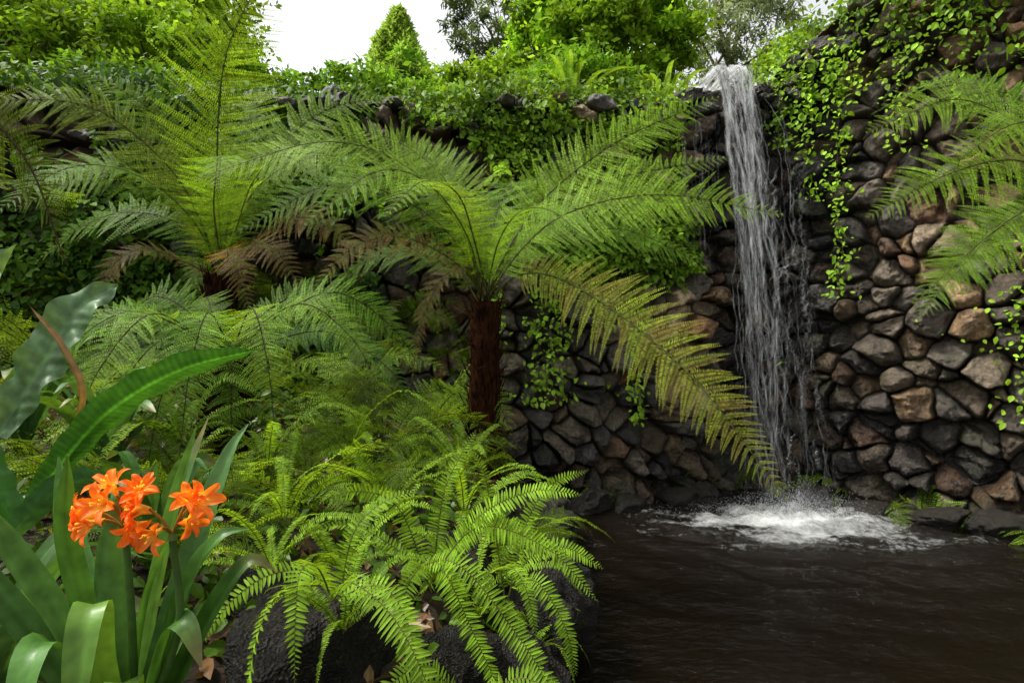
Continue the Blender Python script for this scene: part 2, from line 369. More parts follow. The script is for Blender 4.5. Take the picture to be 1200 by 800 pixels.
obj('rock_wall',(Vw.reshape(-1,3),grid_q(len(pp),nv+ncap),Cw.reshape(-1,4)),M_wall,label='dark basalt dry stone wall, wet beneath the waterfall',category='wall')
def wallpt(x,z,off=.2): 
    x=np.asarray(x,float);z=np.asarray(z,float)
    dx=.05;g=(wallY(x+dx)-wallY(x-dx))/(2*dx);n=nrm(np.stack([g,-np.ones_like(g),0*g],-1))
    P=np.stack([x,wallY(x)+.055*z,z],-1)+n*np.asarray(off)[...,None];return P,n
# ---------------- water
m,nt,nd,lk=newmat('pool_water')
tc=N_(nt,'ShaderNodeTexCoord')
n1=N_(nt,'ShaderNodeTexNoise',Scale=8.,Detail=4.,Roughness=.55);n2=N_(nt,'ShaderNodeTexNoise',Scale=16.,Detail=6.,Roughness=.75)
mp=N_(nt,'ShaderNodeMapping');mp.inputs['Scale'].default_value=(.9,1.3,1);lk.new(tc.outputs['Object'],mp.inputs[0]);lk.new(mp.outputs[0],n1.inputs['Vector']);lk.new(tc.outputs['Object'],n2.inputs['Vector'])
at=N_(nt,'ShaderNodeAttribute',_attribute_name='Col');sp=N_(nt,'ShaderNodeSeparateColor');lk.new(at.outputs['Color'],sp.inputs[0])
b1=N_(nt,'ShaderNodeBump',Strength=.7,Distance=.035);lk.new(n1.outputs['Fac'],b1.inputs['Height'])
mm=N_(nt,'ShaderNodeMath',_operation='MULTIPLY');lk.new(n2.outputs['Fac'],mm.inputs[0]);lk.new(sp.outputs[1],mm.inputs[1])
b2=N_(nt,'ShaderNodeBump',Strength=.9,Distance=.05);lk.new(mm.outputs[0],b2.inputs['Height']);lk.new(b1.outputs[0],b2.inputs['Normal'])
p=N_(nt,'ShaderNodeBsdfPrincipled',Roughness=.04);p.inputs['Base Color'].default_value=(.0045,.0028,.0013,1);p.inputs['IOR'].default_value=1.33
lk.new(b2.outputs[0],p.inputs['Normal'])
fo=N_(nt,'ShaderNodeBsdfPrincipled',Roughness=.6);fo.inputs['Base Color'].default_value=(.52,.54,.54,1)
ad=N_(nt,'ShaderNodeMath',_operation='ADD');lk.new(n2.outputs['Fac'],ad.inputs[0]);lk.new(sp.outputs[0],ad.inputs[1])
mr=N_(nt,'ShaderNodeMapRange');mr.inputs['From Min'].default_value=.74;mr.inputs['From Max'].default_value=1.5;lk.new(ad.outputs[0],mr.inputs['Value'])
mx=N_(nt,'ShaderNodeMixShader');lk.new(mr.outputs[0],mx.inputs[0]);lk.new(p.outputs[0],mx.inputs[1]);lk.new(fo.outputs[0],mx.inputs[2])
o=N_(nt,'ShaderNodeOutputMaterial');lk.new(mx.outputs[0],o.inputs[0]);M_water=m
wx=np.linspace(-.4,7.4,520);wy=np.linspace(-1.5,7.4,520);X,Y=np.meshgrid(wx,wy)
FX,FY=3.08,6.05
R=np.hypot((X-FX)/1.25,(Y-FY));amp=np.exp(-R*.65)
Hh=.028*amp*np.sin(R*16+3.0*fbm2(X*2,Y*2,3))+.09*np.exp(-(R/.45)**2)*np.abs(fbm2(X*7,Y*7,6))*1.6+.06*amp*fbm2(X*4,Y*5,5)+.009*fbm2(X*3,Y*4,7)
R2=np.hypot((X-FX+.22)/1.9,(Y-FY+.35)/.95)
foam=np.exp(-(R2/.36)**2)*.72+.38*np.exp(-(R2/1.0)**4)*(.6+1.3*fbm2(X*2.5,Y*6,9))
Cp=np.stack([foam,np.clip(amp*1.4,0.08,1),foam*0],-1)
obj('pool_water',(np.stack([X,Y,Hh],-1).reshape(-1,3),grid_q(520,520),Cp.reshape(-1,3)),M_water,kind='structure',label='dark brown pond water with ripples and foam',category='water')
m,nt,nd,lk=newmat('falling_water')
at=N_(nt,'ShaderNodeAttribute',_attribute_name='Col');mp=N_(nt,'ShaderNodeMapping');mp.inputs['Scale'].default_value=(5.,26,30)
lk.new(at.outputs['Color'],mp.inputs[0]);n1=N_(nt,'ShaderNodeTexNoise',Scale=1.,Detail=7.,Roughness=.8);lk.new(mp.outputs[0],n1.inputs['Vector'])
ma=N_(nt,'ShaderNodeMath',_operation='MULTIPLY');mr=N_(nt,'ShaderNodeMapRange');mr.inputs['From Min'].default_value=.46;mr.inputs['From Max'].default_value=.66;mr.inputs['To Max'].default_value=.9
lk.new(n1.outputs['Fac'],mr.inputs['Value']);lk.new(mr.outputs[0],ma.inputs[0]);lk.new(at.outputs['Alpha'],ma.inputs[1])
d=N_(nt,'ShaderNodeBsdfDiffuse');d.inputs[0].default_value=(.93,.94,.95,1);t=N_(nt,'ShaderNodeBsdfTranslucent');t.inputs[0].default_value=(.93,.94,.95,1)
g=N_(nt,'ShaderNodeBsdfGlossy',Roughness=.25)
m1=N_(nt,'ShaderNodeMixShader',Fac=.5);lk.new(d.outputs[0],m1.inputs[1]);lk.new(t.outputs[0],m1.inputs[2])
m2=N_(nt,'ShaderNodeMixShader',Fac=.1);lk.new(m1.outputs[0],m2.inputs[1]);lk.new(g.outputs[0],m2.inputs[2])
tr=N_(nt,'ShaderNodeBsdfTransparent');m3=N_(nt,'ShaderNodeMixShader');lk.new(ma.outputs[0],m3.inputs[0]);lk.new(tr.outputs[0],m3.inputs[1]);lk.new(m2.outputs[0],m3.inputs[2])
o=N_(nt,'ShaderNodeOutputMaterial');lk.new(m3.outputs[0],o.inputs[0]);M_fall=m
def strand(x0,w0,w1,dx,y0,z0,z1,al,push,n=90,fade=.6,wig=.02,lead=True):
    t=np.linspace(0,1,n);drop=(z0-z1)*t
    x=x0+dx*t**.75+wig*fbm2(t*10+x0*17,t*0,5);y=y0-push*np.sqrt(drop)*.2
    z=z0-drop;tt=t;dist=drop
    if lead:
        xa=np.full(6,x0);ya=np.linspace(y0+.9,y0+.05,6);za=z0+.03*np.linspace(1.5,.3,6)
        x=np.concatenate([xa,x]);y=np.concatenate([ya,y]);z=np.concatenate([za,z]);tt=np.concatenate([np.zeros(6),t]);dist=np.concatenate([np.linspace(-.9,0,6),drop])
    w=w0+(w1-w0)*tt;tw=rng.normal(0,.5)
    cols=4;u=np.linspace(-.5,.5,cols)
    V=np.stack([x[:,None]+u*w[:,None],y[:,None]+u*w[:,None]*math.sin(tw)-.15*(1-4*u**2)*w[:,None],z[:,None]+0*u],-1)
    a=(al*(1-fade*tt**.8))[:,None]*np.clip(1.3-np.abs(u)*2.2,0,1)
    if not lead: a=a*np.sin(np.pi*np.clip(tt,0.02,.98))[:,None]**.5
    sd=rng.random()
    C=np.stack([dist[:,None]/1.5+0*u+sd*3,u*w[:,None]+sd*7+0*a,0*a+sd,a],-1)
    return V.reshape(-1,3),grid_q(len(x),cols),C.reshape(-1,4)
S_=[]
for i in range(38):
    f=rng.beta(1.1,1.6);x0=2.31+.42*f
    S_.append(strand(x0,rng.uniform(.02,.07),rng.uniform(.012,.035),.46-.12*f+rng.normal(0,.035),6.55+rng.normal(0,.03),4.96+.02*rng.normal(),rng.choice([-.02,-.02,rng.uniform(.5,3.)]),rng.uniform(.7,1.),rng.uniform(.4,.9),wig=.08,fade=.6))
for i in range(24):
    f=rng.random();x0=2.36+.56*f
    S_.append(strand(x0,rng.uniform(.006,.02),rng.uniform(.008,.03),.28+.36*f+rng.normal(0,.08),6.55,4.96-rng.uniform(0,.2),-.02,rng.uniform(.25,.6),rng.uniform(.2,.9),wig=.12,fade=.3))
for i in range(24):
    x0=rng.uniform(1.95,2.35);S_.append(strand(x0,.01,.025,rng.normal(.02,.02),6.6,rng.uniform(3.7,4.8),rng.uniform(2.4,3.7),.5,.1,lead=False))
for i in range(60):
    z0=rng.uniform(.6,3.8);x0=2.55+.11*(4.9-z0)+rng.uniform(-.12,.5);S_.append(strand(x0,rng.uniform(.01,.03),rng.uniform(.02,.08),rng.normal(.03,.08),6.45-.12*rng.random(),z0,max(-.02,z0-rng.uniform(.25,.9)),rng.uniform(.3,.7),.25,n=50,lead=False,wig=.08,fade=.2))
V=[];Q=[];C=[];n=0
for a,b,c in S_:V.append(a);Q.append(b+n);C.append(c);n+=len(a)
wf=obj('waterfall',(np.concatenate(V),np.concatenate(Q),np.concatenate(C)),M_fall,label='thin white waterfall pouring over stone lip into pond',category='waterfall')
nd_=7500
r=np.abs(rng.normal(0,.45,nd_));an=rng.random(nd_)*6.28
P=np.stack([FX-.05+r*np.cos(an)*1.4,FY-.05+r*np.sin(an)*.6,np.abs(rng.normal(0,.15,nd_))*np.exp(-r*1.8)+.01],-1)
s=rng.uniform(.001,.0032,nd_)[:,None]
oc=[A(1,0,0),A(0,1,0),A(-1,0,0),A(0,-1,0),A(0,0,1.3),A(0,0,-1.3)]
V=np.stack([P+s*o_ for o_ in oc],1).reshape(-1,3)
q=np.array([[0,4,1,5],[1,4,2,5],[2,4,3,5],[3,4,0,5]]);q=(q[None]+(np.arange(nd_)*6)[:,None,None]).reshape(-1,4)
mw=bpy.data.materials.new('white_water');mw.use_nodes=True;mw.node_tree.nodes['Principled BSDF'].inputs['Base Color'].default_value=(.7,.72,.74,1);mw.node_tree.nodes['Principled BSDF'].inputs['Roughness'].default_value=.3
obj('water_splash',(V,q,np.ones((len(V),3))),mw,kind='stuff',label='white spray droplets where the fall hits pond',category='splash')
# ---------------- rocks
def rockgeo(seed,n=64):
    th=np.linspace(0,np.pi,n);ph=np.linspace(0,2*np.pi,2*n,endpoint=False)
    T_,P_=np.meshgrid(th,ph,indexing='ij')
    D=np.stack([np.sin(T_)*np.cos(P_),np.sin(T_)*np.sin(P_),np.cos(T_)],-1)
    r=np.ones(D.shape[:2])*1.15;g=np.random.default_rng(seed)
    for k in range(13):
        a=nrm(g.normal(0,1,3));c=g.uniform(.68,1.0);dp=D@a
        r=np.minimum(r,np.where(dp>.15,c/np.maximum(dp,.15),9))
    q=D+seed*3.1
    r=r*(1+.20*fbm3(q,1.8,seed,4)+.12*fbm3(q,6,seed+5,4))
    V=D*r[...,None];V[0]=V[0].mean(0);V[-1]=V[-1].mean(0)
    return V.reshape(-1,3),grid_q(n,2*n,True),np.zeros((n*2*n,3))
rm=[]
for s_ in range(5):
    V,Q,C=rockgeo(s_+1);rm.append(mk_mesh('boulder',V,Q,C,M_rock))
rocks=[(-.66,1.75,.78,.32,.26,.25),(-.46,1.48,.64,.26,.2,.22),(-.24,1.95,.62,.2,.2,.2),(-.82,2.05,.82,.26,.2,.22),(-.26,1.5,.42,.2,.2,.2),
(-.02,2.2,.42,.2,.22,.24),(.08,2.7,.38,.24,.26,.28),(.16,3.2,.30,.26,.3,.30),(.1,3.8,.32,.34,.3,.34),(.2,4.5,.2,.32,.34,.3),(.22,5.1,.16,.36,.32,.28),(.0,2.45,.10,.2,.26,.28),(-.06,1.9,.22,.18,.2,.22),
(3.75,6.05,.0,.26,.2,.13),(4.15,5.6,.02,.30,.2,.13),(4.55,5.35,.05,.30,.22,.17),(4.75,4.75,.1,.3,.25,.22),(1.3,6.25,-.02,.3,.2,.15),(.8,6.15,.02,.3,.22,.2),(1.9,6.5,-.03,.26,.2,.13),(3.45,6.4,.0,.22,.2,.16),(2.2,6.6,.02,.25,.2,.16),
(-1.6,1.2,.7,.3,.3,.2),(-.35,2.6,.80,.2,.2,.18)]
for i,(x,y,z,a,b,c) in enumerate(rocks):
    o=link(bpy.data.objects.new('boulder',rm[i%5]));o.location=(x,y,z);o.scale=(a,b,c);o.rotation_euler=(rng.uniform(-.4,.4),rng.uniform(-.4,.4),rng.uniform(0,6.28))
    meta(o,'rough dark basalt boulder edging the pond bank' if y>2.1 else 'pitted dark basalt boulder among fern fronds','rock','basalt boulders around the pond')
# ---------------- tree ferns
def trunkgeo(base,top,r0,r1,seed):
    n=90;sd=40;t=np.linspace(0,1,n);a=np.linspace(0,2*np.pi,sd,endpoint=False)
    c=np.asarray(base)+(np.asarray(top)-np.asarray(base))*t[:,None]
    r=(r0+(r1-r0)*t)[:,None]*(1+.12*fbm2(a[None,:]*8+0*t[:,None],t[:,None]*6+0*a,seed)+.11*np.abs(np.sin(a[None,:]*4+t[:,None]*9)))
    r=r*(1+.2*fbm2(a[None]*20+t[:,None]*0,t[:,None]*25+0*a,seed+2))
    V=c[:,None]+np.stack([r*np.cos(a),r*np.sin(a),0*r],-1)
    gs=[(V.reshape(-1,3),grid_q(n,sd,True),np.zeros((n*sd,3)))]
    for k in range(420):
        tt=rng.uniform(.05,1.0);an=rng.random()*6.28;o_=A(math.cos(an),math.sin(an),0);tn=A(-o_[1],o_[0],0)*rng.normal(0,.03)
        p=np.asarray(base)+(np.asarray(top)-np.asarray(base))*tt+o_*(r0+(r1-r0)*tt)*.85
        big=k<130
        gs.append(tube([p,p+o_*.03+Z*.05+tn,p+o_*rng.uniform(.03,.08)+Z*rng.uniform(.04,.18)+tn*2],.010 if big else .004,.003 if big else .001,(0,0,0),4,5))
    return join(gs)
def arch(C,az,L,rise,drop,bend=.55):
    D=A(math.cos(az),math.sin(az),0);C=np.asarray(C)
    return [C,C+D*L*.22+Z*rise*.62,C+D*L*bend+Z*rise,C+D*L*.85+Z*(rise-drop*.45),C+D*L+Z*(rise-drop)]
def treefern(C,fr,gbase,label,r=(.13,.10),group=None):
    e=empty('tree_fern',gbase,label=label,category='tree fern',group='tree ferns around the pond')
    obj('trunk',trunkgeo(gbase,C,r[0],r[1],int(abs(C[0])*10)),M_trunk,e,gbase)
    for f in fr:
        obj('frond',frond2(**f),M_fern,e,gbase,smooth=False)
    return e
def add(F,C,mid,W,**k):
    d=dict(pts=[np.asarray(C)+rng.normal(0,.02,3)]+[A(*p) for p in mid],W=W);d.update(k);F.append(d)
C1=A(-.19,4.0,2.08)
F=[]
add(F,C1,[(.06,3.9,2.26),(.40,3.72,2.17),(.98,3.3,1.66),(1.44,3.0,.98)],.36,col=OLIVE,col2=A(.33,.27,.05),n=50,m=32,droop=.08,stipe=.12,roll=-1.2,Ang=.38)
add(F,C1,[(.05,3.95,2.42),(.38,3.8,2.66),(.95,3.65,2.74),(1.66,3.5,2.58)],.40,col=FRESH,n=46,m=32,roll=-1.05,droop=.12,Ang=.36)
add(F,C1,[(.0,4.0,2.5),(.25,4.1,2.85),(.78,4.1,3.25),(1.52,4.2,3.60)],.40,col=FRESH*1.05,n=46,m=32,roll=-1.1,Ang=.36,droop=.12)
add(F,C1,[(.0,4.1,2.5),(.22,4.3,2.8),(.80,4.55,3.10),(1.80,4.7,3.32)],.38,col=FRESH*.9,n=44,m=28,roll=-1.0)
add(F,C1,[(.0,4.05,2.4),(.3,4.1,2.55),(.85,4.2,2.62),(1.5,4.3,2.35)],.34,col=GREEN*1.3,n=40,m=26,roll=-.9)
add(F,C1,[(-.30,3.8,2.5),(-.52,3.55,2.78),(-.80,3.35,2.80),(-1.14,3.15,2.45)],.34,col=FRESH,n=42,m=28,roll=.8,droop=.14)
add(F,C1,[(-.34,3.9,2.55),(-.68,3.8,2.95),(-1.2,3.65,3.08),(-1.95,3.5,2.80)],.40,col=FRESH*.95,n=48,m=30,roll=.95,droop=.14)
add(F,C1,[(-.36,3.95,2.45),(-.7,3.9,2.75),(-1.2,3.8,2.85),(-1.8,3.7,2.5)],.36,col=GREEN*1.3,n=42,m=28,roll=.9)
add(F,C1,[(-.25,4.2,2.6),(-.4,4.5,3.0),(-.7,4.8,3.35),(-1.2,5.0,3.55)],.38,col=FRESH*.8,n=42,m=26,roll=.9)
add(F,C1,[(-.15,4.15,2.6),(-.05,4.4,2.95),(.1,4.8,3.15),(.3,5.2,3.1)],.34,col=GREEN,n=36,m=22)
add(F,C1,[(-.3,4.1,2.6),(-.5,4.2,3.0),(-.85,4.3,3.3),(-1.35,4.3,3.45)],.38,col=FRESH*.9,n=42,m=26,roll=1.0)
add(F,C1,[(-.26,3.85,2.5),(-.34,3.55,2.72),(-.5,3.2,2.7),(-.66,2.95,2.45)],.28,col=FRESH,n=36,m=24,roll=.2)
add(F,C1,[(-.1,3.85,2.45),(.05,3.6,2.62),(.25,3.35,2.56),(.45,3.15,2.3)],.25,col=GREEN*1.3,n=36,m=22,roll=-.3)
add(F,C1,[(-.4,4.05,2.3),(-.75,4.1,2.45),(-1.1,4.1,2.35),(-1.45,4.1,2.0)],.28,col=GREEN,n=34,m=20,roll=.7)
add(F,C1,[(-.25,3.95,2.3),(-.45,3.85,2.25),(-.6,3.8,1.95),(-.66,3.75,1.55)],.16,col=A(.1,.08,.03),col2=DEAD,n=30,m=14,roll=.3)
add(F,C1,[(-.4,3.9,2.35),(-.75,3.8,2.5),(-1.05,3.7,2.4),(-1.3,3.65,2.1)],.24,col=DEAD,col2=OLIVE*.6,n=32,m=20,roll=.8)
treefern(C1,F,(-.2,4.05,.75),'tall tree fern with dark fibrous trunk and arching fronds',r=(.105,.085))
C2=A(-2.25,4.4,2.30)
F=[]
add(F,C2,[(-2.22,4.3,2.85),(-2.12,4.1,3.35),(-1.90,3.8,3.75),(-1.52,3.5,4.08)],.58,col=FRESH*.85,n=50,m=38,roll=.55,droop=.10,stipe=.16,Ang=.42)
add(F,C2,[(-2.45,4.25,2.95),(-2.75,4.05,3.32),(-3.0,3.85,3.42),(-3.45,3.6,3.32)],.42,col=A(.22,.31,.04),n=44,m=30,roll=.95)
add(F,C2,[(-2.4,4.3,2.8),(-2.65,4.15,3.0),(-2.9,4.0,3.02),(-3.4,3.9,2.7)],.38,col=FRESH*.75,n=42,m=26,roll=.9)
add(F,C2,[(-2.1,4.4,2.8),(-1.8,4.35,3.1),(-1.4,4.25,3.2),(-.8,4.2,2.85)],.40,col=FRESH*.85,n=46,m=28,roll=-.9)
add(F,C2,[(-2.1,4.5,2.9),(-1.85,4.6,3.4),(-1.5,4.75,3.75),(-1.0,4.9,3.9)],.44,col=FRESH*.95,n=46,m=30,roll=-1.0)
add(F,C2,[(-2.2,4.45,2.9),(-2.15,4.6,3.4),(-2.2,4.8,3.8),(-2.2,5.1,4.1)],.40,col=GREEN,n=40,m=24)
add(F,C2,[(-2.1,4.35,2.7),(-1.9,4.2,3.0),(-1.6,4.0,3.1),(-1.25,3.8,2.85)],.38,col=FRESH*.95,n=42,m=28,roll=-.8)
add(F,C2,[(-2.2,4.2,2.75),(-2.05,3.95,3.0),(-1.9,3.7,3.0),(-1.75,3.4,2.7)],.30,col=GREEN*1.3,n=38,m=24,roll=-.3)
add(F,C2,[(-2.4,4.2,2.75),(-2.6,3.9,2.95),(-2.8,3.6,2.9),(-3.0,3.3,2.55)],.34,col=GREEN*1.3,n=40,m=26,roll=.5)
add(F,C2,[(-2.55,4.4,2.7),(-2.95,4.4,2.8),(-3.3,4.4,2.7),(-3.7,4.4,2.4)],.34,col=GREEN*1.2,n=36,m=22,roll=.8)
add(F,C2,[(-2.35,4.45,2.8),(-2.5,4.4,3.2),(-2.8,4.3,3.6),(-3.2,4.2,3.8)],.44,col=FRESH*.9,n=44,m=28,roll=.9)
add(F,C2,[(-2.0,4.3,2.5),(-1.7,4.15,2.66),(-1.4,4.0,2.66),(-1.0,3.9,2.4)],.28,col=DEAD,col2=OLIVE*.7,n=34,m=20,roll=-.9)
add(F,C2,[(-2.0,4.2,2.45),(-1.8,4.0,2.5),(-1.6,3.85,2.4),(-1.4,3.8,2.15)],.24,col=DEAD,col2=DEAD*.6,n=30,m=16,roll=-.7)
add(F,C2,[(-2.1,4.2,2.4),(-2.0,4.0,2.45),(-1.85,3.85,2.3),(-1.75,3.8,2.0)],.2,col=DEAD,col2=DEAD*.6,n=30,m=14,roll=-.5)
add(F,C2,[(-2.45,4.2,2.4),(-2.6,4.0,2.45),(-2.75,3.9,2.3),(-2.8,3.85,1.95)],.2,col=DEAD*.7,col2=DEAD*.5,n=30,m=14,roll=.5)
treefern(C2,F,(-2.3,4.45,1.0),'tree fern with upright green fronds and brown dead fronds below',r=(.12,.1))
C3=A(3.45,3.3,2.62)
F=[]
add(F,C3,[(3.2,3.35,2.95),(2.9,3.4,3.17),(2.6,3.4,3.24),(2.12,3.4,3.05)],.38,col=FRESH*1.05,n=44,m=32,roll=1.1,droop=.12)
add(F,C3,[(3.15,3.25,2.75),(2.8,3.2,2.82),(2.45,3.2,2.74),(2.00,3.2,2.50)],.33,col=FRESH*1.05,n=44,m=32,roll=1.0,droop=.18)
add(F,C3,[(3.1,3.1,2.65),(2.8,3.0,2.55),(2.5,3.0,2.35),(2.12,3.0,2.0)],.33,col=FRESH*.95,n=44,m=32,roll=1.1,droop=.15)
add(F,C3,[(3.2,3.2,2.85),(2.9,3.1,2.98),(2.65,3.05,2.95),(2.35,3.0,2.75)],.33,col=FRESH*.95,n=42,m=30,roll=1.0,droop=.15)
add(F,C3,[(3.2,3.4,2.6),(3.0,3.5,2.5),(2.8,3.5,2.3),(2.5,3.5,1.95)],.30,col=GREEN*1.2,n=38,m=24,roll=.9,droop=.25)
add(F,C3,[(3.3,3.5,3.1),(3.1,3.8,3.5),(3.0,4.1,3.65),(2.85,4.5,3.6)],.30,col=GREEN*1.3,n=38,m=20,roll=.6)
add(F,C3,[(3.7,3.3,3.0),(4.0,3.3,3.2),(4.4,3.3,3.0)],.28,col=GREEN,n=30,m=14)
add(F,C3,[(3.4,3.0,3.0),(3.35,2.6,3.1),(3.3,2.2,2.8)],.28,col=GREEN,n=30,m=14)
treefern(C3,F,(3.6,3.3,float(gh(3.6,3.3))-.05),'tree fern leaning over pond with drooping fresh fronds')
C4=A(-2.25,1.45,2.40)
F=[]
add(F,C4,[(-2.0,1.52,2.62),(-1.66,1.6,2.56),(-1.40,1.62,2.34),(-1.27,1.62,2.02)],.27,col=FRESH*.55,n=44,m=34,roll=.95,droop=.08,rc=(.06,.04,.02))
add(F,C4,[(-2.3,1.9,2.7),(-2.3,2.3,2.75),(-2.3,2.6,2.5)],.26,col=GREEN,n=34,m=20,roll=.6)
add(F,C4,[(-2.5,1.3,2.75),(-2.9,1.3,2.8),(-3.2,1.3,2.5)],.26,col=GREEN,n=28,m=14)
add(F,C4,[(-2.2,1.0,2.75),(-2.2,.6,2.8),(-2.2,.3,2.5)],.26,col=GREEN,n=28,m=14)
treefern(C4,F,(-2.3,1.4,.9),'tree fern with drooping frond beside broad leaved ferns',r=(.11,.08))
def fernclump(name,base,fr,label,cat,group,kind2=True,mat=None):
    e=empty(name,base,label=label,category=cat,group=group)
    for g in fr: obj('frond',g,mat or M_fern,e,base,smooth=False)
    return e
B=A(-1.64,3.3,1.68);fr=[]
for az,L,ri,dr,W,c,ro in [(2.9,.95,.40,.45,.22,GREEN*1.2,.8),(3.3,1.05,.26,.3,.22,GREEN*1.3,.7),(.1,1.1,.42,.45,.23,GREEN*1.4,-.8),(-.35,1.0,.32,.4,.22,FRESH*.9,-.6),(.5,.9,.42,.35,.22,GREEN,-.7),(-2.6,.9,.3,.45,.21,GREEN*1.3,.5),(-2.0,.8,.28,.6,.2,FRESH*.9,.3),(-1.4,.75,.26,.65,.2,GREEN*1.5,0),(-.9,.85,.28,.6,.2,FRESH*.9,-.3),(1.3,.7,.35,.3,.17,GREEN,0),(2.2,.8,.4,.3,.18,GREEN,.4),(-2.95,1.05,.12,.35,.18,DARK*2.2,.8),(-.1,1.1,.18,.4,.18,DARK*2.5,-.8),(.3,1.15,.28,.25,.19,GREEN,-.9),(2.7,1.1,.2,.25,.19,GREEN,.8),(-1.7,.6,.12,.6,.17,GREEN,0),(-1.1,.6,.12,.6,.17,GREEN*1.2,0),(-2.3,.65,.12,.6,.17,GREEN,.2)]:
    fr.append(frond2(arch(B+rng.normal(0,.02,3),az,L,ri,dr),W,n=38,m=20,col=c,stipe=.14,rr=.006,rc=(.04,.03,.015),roll=ro))
e=fernclump('tree_fern',A(-1.64,3.3,1.1),fr,'short tree fern with spreading dark green fronds','tree fern','tree ferns around the pond')
obj('trunk',trunkgeo((-1.64,3.3,1.1),B,.09,.08,5),M_trunk,e,(-1.64,3.3,1.1))
def variants(kind,nv_):
    out=[]
    for v_ in range(nv_):
        ms=[]
        k_=10 if kind=='soft' else 10
        for i in range(k_):
            az=i*2.4+rng.normal(0,.35);L=rng.uniform(.65,1.05)
            if kind=='soft':
                ri=rng.uniform(.3,.7)*L;dr=rng.uniform(.15,.55)
                g=frond2(arch(rng.normal(0,.015,3),az,L,ri,dr),.22*L+.03,n=22,m=13,col=FRESH*rng.uniform(.35,.95),stipe=.2,rr=.005,rc=(.07,.06,.02),roll=rng.normal(0,.5))
            else:
                L=rng.uniform(.6,1.15);ri=rng.uniform(.25,.75)*L;dr=rng.uniform(.0,.35)*L
                g=frond1(arch(rng.normal(0,.015,3),az,L,ri,dr,bend=rng.uniform(.5,.7)),rng.uniform(.048,.068),n=int(50*L+8),col=FRESH*rng.uniform(.5,1.1),rr=.005,roll=rng.normal(0,.7))
            ms.append(mk_mesh('frond',*g,M_fern,False))
        out.append(ms)
    return out
VS=variants('soft',4);VW=variants('sword',5)
def place(var,name,x,y,z,s,label,cat,group,tilt=(0,0),rot=None):
    e=empty(name,(x,y,z),label=label,category=cat,group=group);e.scale=(s,s,s);e.rotation_euler=(tilt[0],tilt[1],rng.uniform(0,6.28))
    for me in var:
        o=bpy.data.objects.new('frond',me);o.parent=e;link(o)
for (x,y,s) in [(-1.0,2.85,.55),(-1.35,2.6,.5),(-.9,3.8,.8),(-.7,4.6,.9),(-2.0,2.6,.6),(-2.5,3.2,.8),(-3.0,3.9,.9),(-1.5,4.8,.9),(-3.4,4.7,1.0),(.0,3.6,.5),(-1.2,2.1,.45),(-2.3,5.1,1.0),(-1.6,2.85,.5),(-.45,3.6,.55),(-.75,3.2,.55)]:
    place(VS[rng.integers(4)],'soft_fern',x,y,float(gh(x,y))+.02,s*1.1,'feathery light green fern on the shaded bank','fern','soft ferns on the bank')
for (x,z,s) in [(-3.2,2.3,.9),(-2.3,2.0,.8),(-1.2,1.9,.7),(-4.2,2.6,.9),(-1.0,2.8,.6),(-.5,1.5,.6),(-4.6,1.8,.9)]:
    P,_n=wallpt([x],[z],.18);place(VS[rng.integers(4)],'soft_fern',P[0][0],P[0][1],z,s,'fern rooted in crevice of shaded stone wall','fern','ferns growing from the stone wall')
for (x,y,s,dz,tl) in [(-.18,2.40,.50,.04,(0,.1)),(-.66,2.2,.45,.08,(0,0)),(-.25,2.9,.60,.10,(0,.0)),(-.02,3.0,.5,-.02,(0,.1)),(-.6,2.8,.6,.12,(0,0)),(-.3,3.4,.5,.14,(0,0)),(-1.7,2.95,.6,.25,(0,0)),(-1.25,2.9,.5,.2,(0,0)),(-.95,3.3,.6,.15,(0,0)),(-1.0,2.5,.5,.12,(0,0)),
  (-.02,1.95,.36,-.10,(.1,.3)),(-.48,1.62,.30,.22,(.2,0)),(.04,2.45,.38,-.12,(0,.3)),(-.78,1.85,.34,.22,(.2,0)),(-.2,1.5,.32,-.06,(.3,.1))]:
    z=float(gh(min(x,-.2),y))+dz
    if x>-.15: z-=.1
    place(VW[rng.integers(5)],'sword_fern',x,y,z,s,'bright green sword fern arching over dark rocks','fern','sword ferns on the pond bank',tl)
def sw(B,ps,W=.06,roll=-.6,c=1.,n=None):
    j=rng.normal(0,.018,3);ps=[np.asarray(p)+j*(i+1)*.6 for i,p in enumerate(ps)]
    L=curve([B]+ps,20)[2];return frond1([B+rng.normal(0,.03,3)]+ps,W*.78,n=n or int(L/.0115),col=FRESH*c*rng.uniform(.7,1.1),roll=roll+rng.normal(0,.3),Ang=.14,rr=.003)
B=A(-.52,1.6,1.08)
fr=[sw(B,[(-.42,1.5,1.16),(-.28,1.4,1.11),(-.18,1.35,.95),(-.14,1.32,.78)],.062),
 sw(B,[(-.50,1.45,1.22),(-.50,1.32,1.26),(-.49,1.25,1.18),(-.485,1.22,1.06)],.05,0,1.1),
 sw(B,[(-.62,1.55,1.17),(-.72,1.5,1.12),(-.8,1.45,1.0)],.045,.5,.9),
 sw(B,[(-.45,1.65,1.24),(-.36,1.7,1.32),(-.25,1.75,1.34)],.055,-.7),
 sw(B,[(-.58,1.45,1.16),(-.6,1.35,1.08),(-.6,1.3,.90)],.045,0),
 sw(B,[(-.35,1.6,1.1),(-.24,1.55,1.0),(-.18,1.5,.82)],.05,-.6)]
fernclump('sword_fern',B,fr,'bright green sword fern draped over a pitted boulder','fern','sword ferns on the pond bank')
B=A(-.28,1.95,.98)
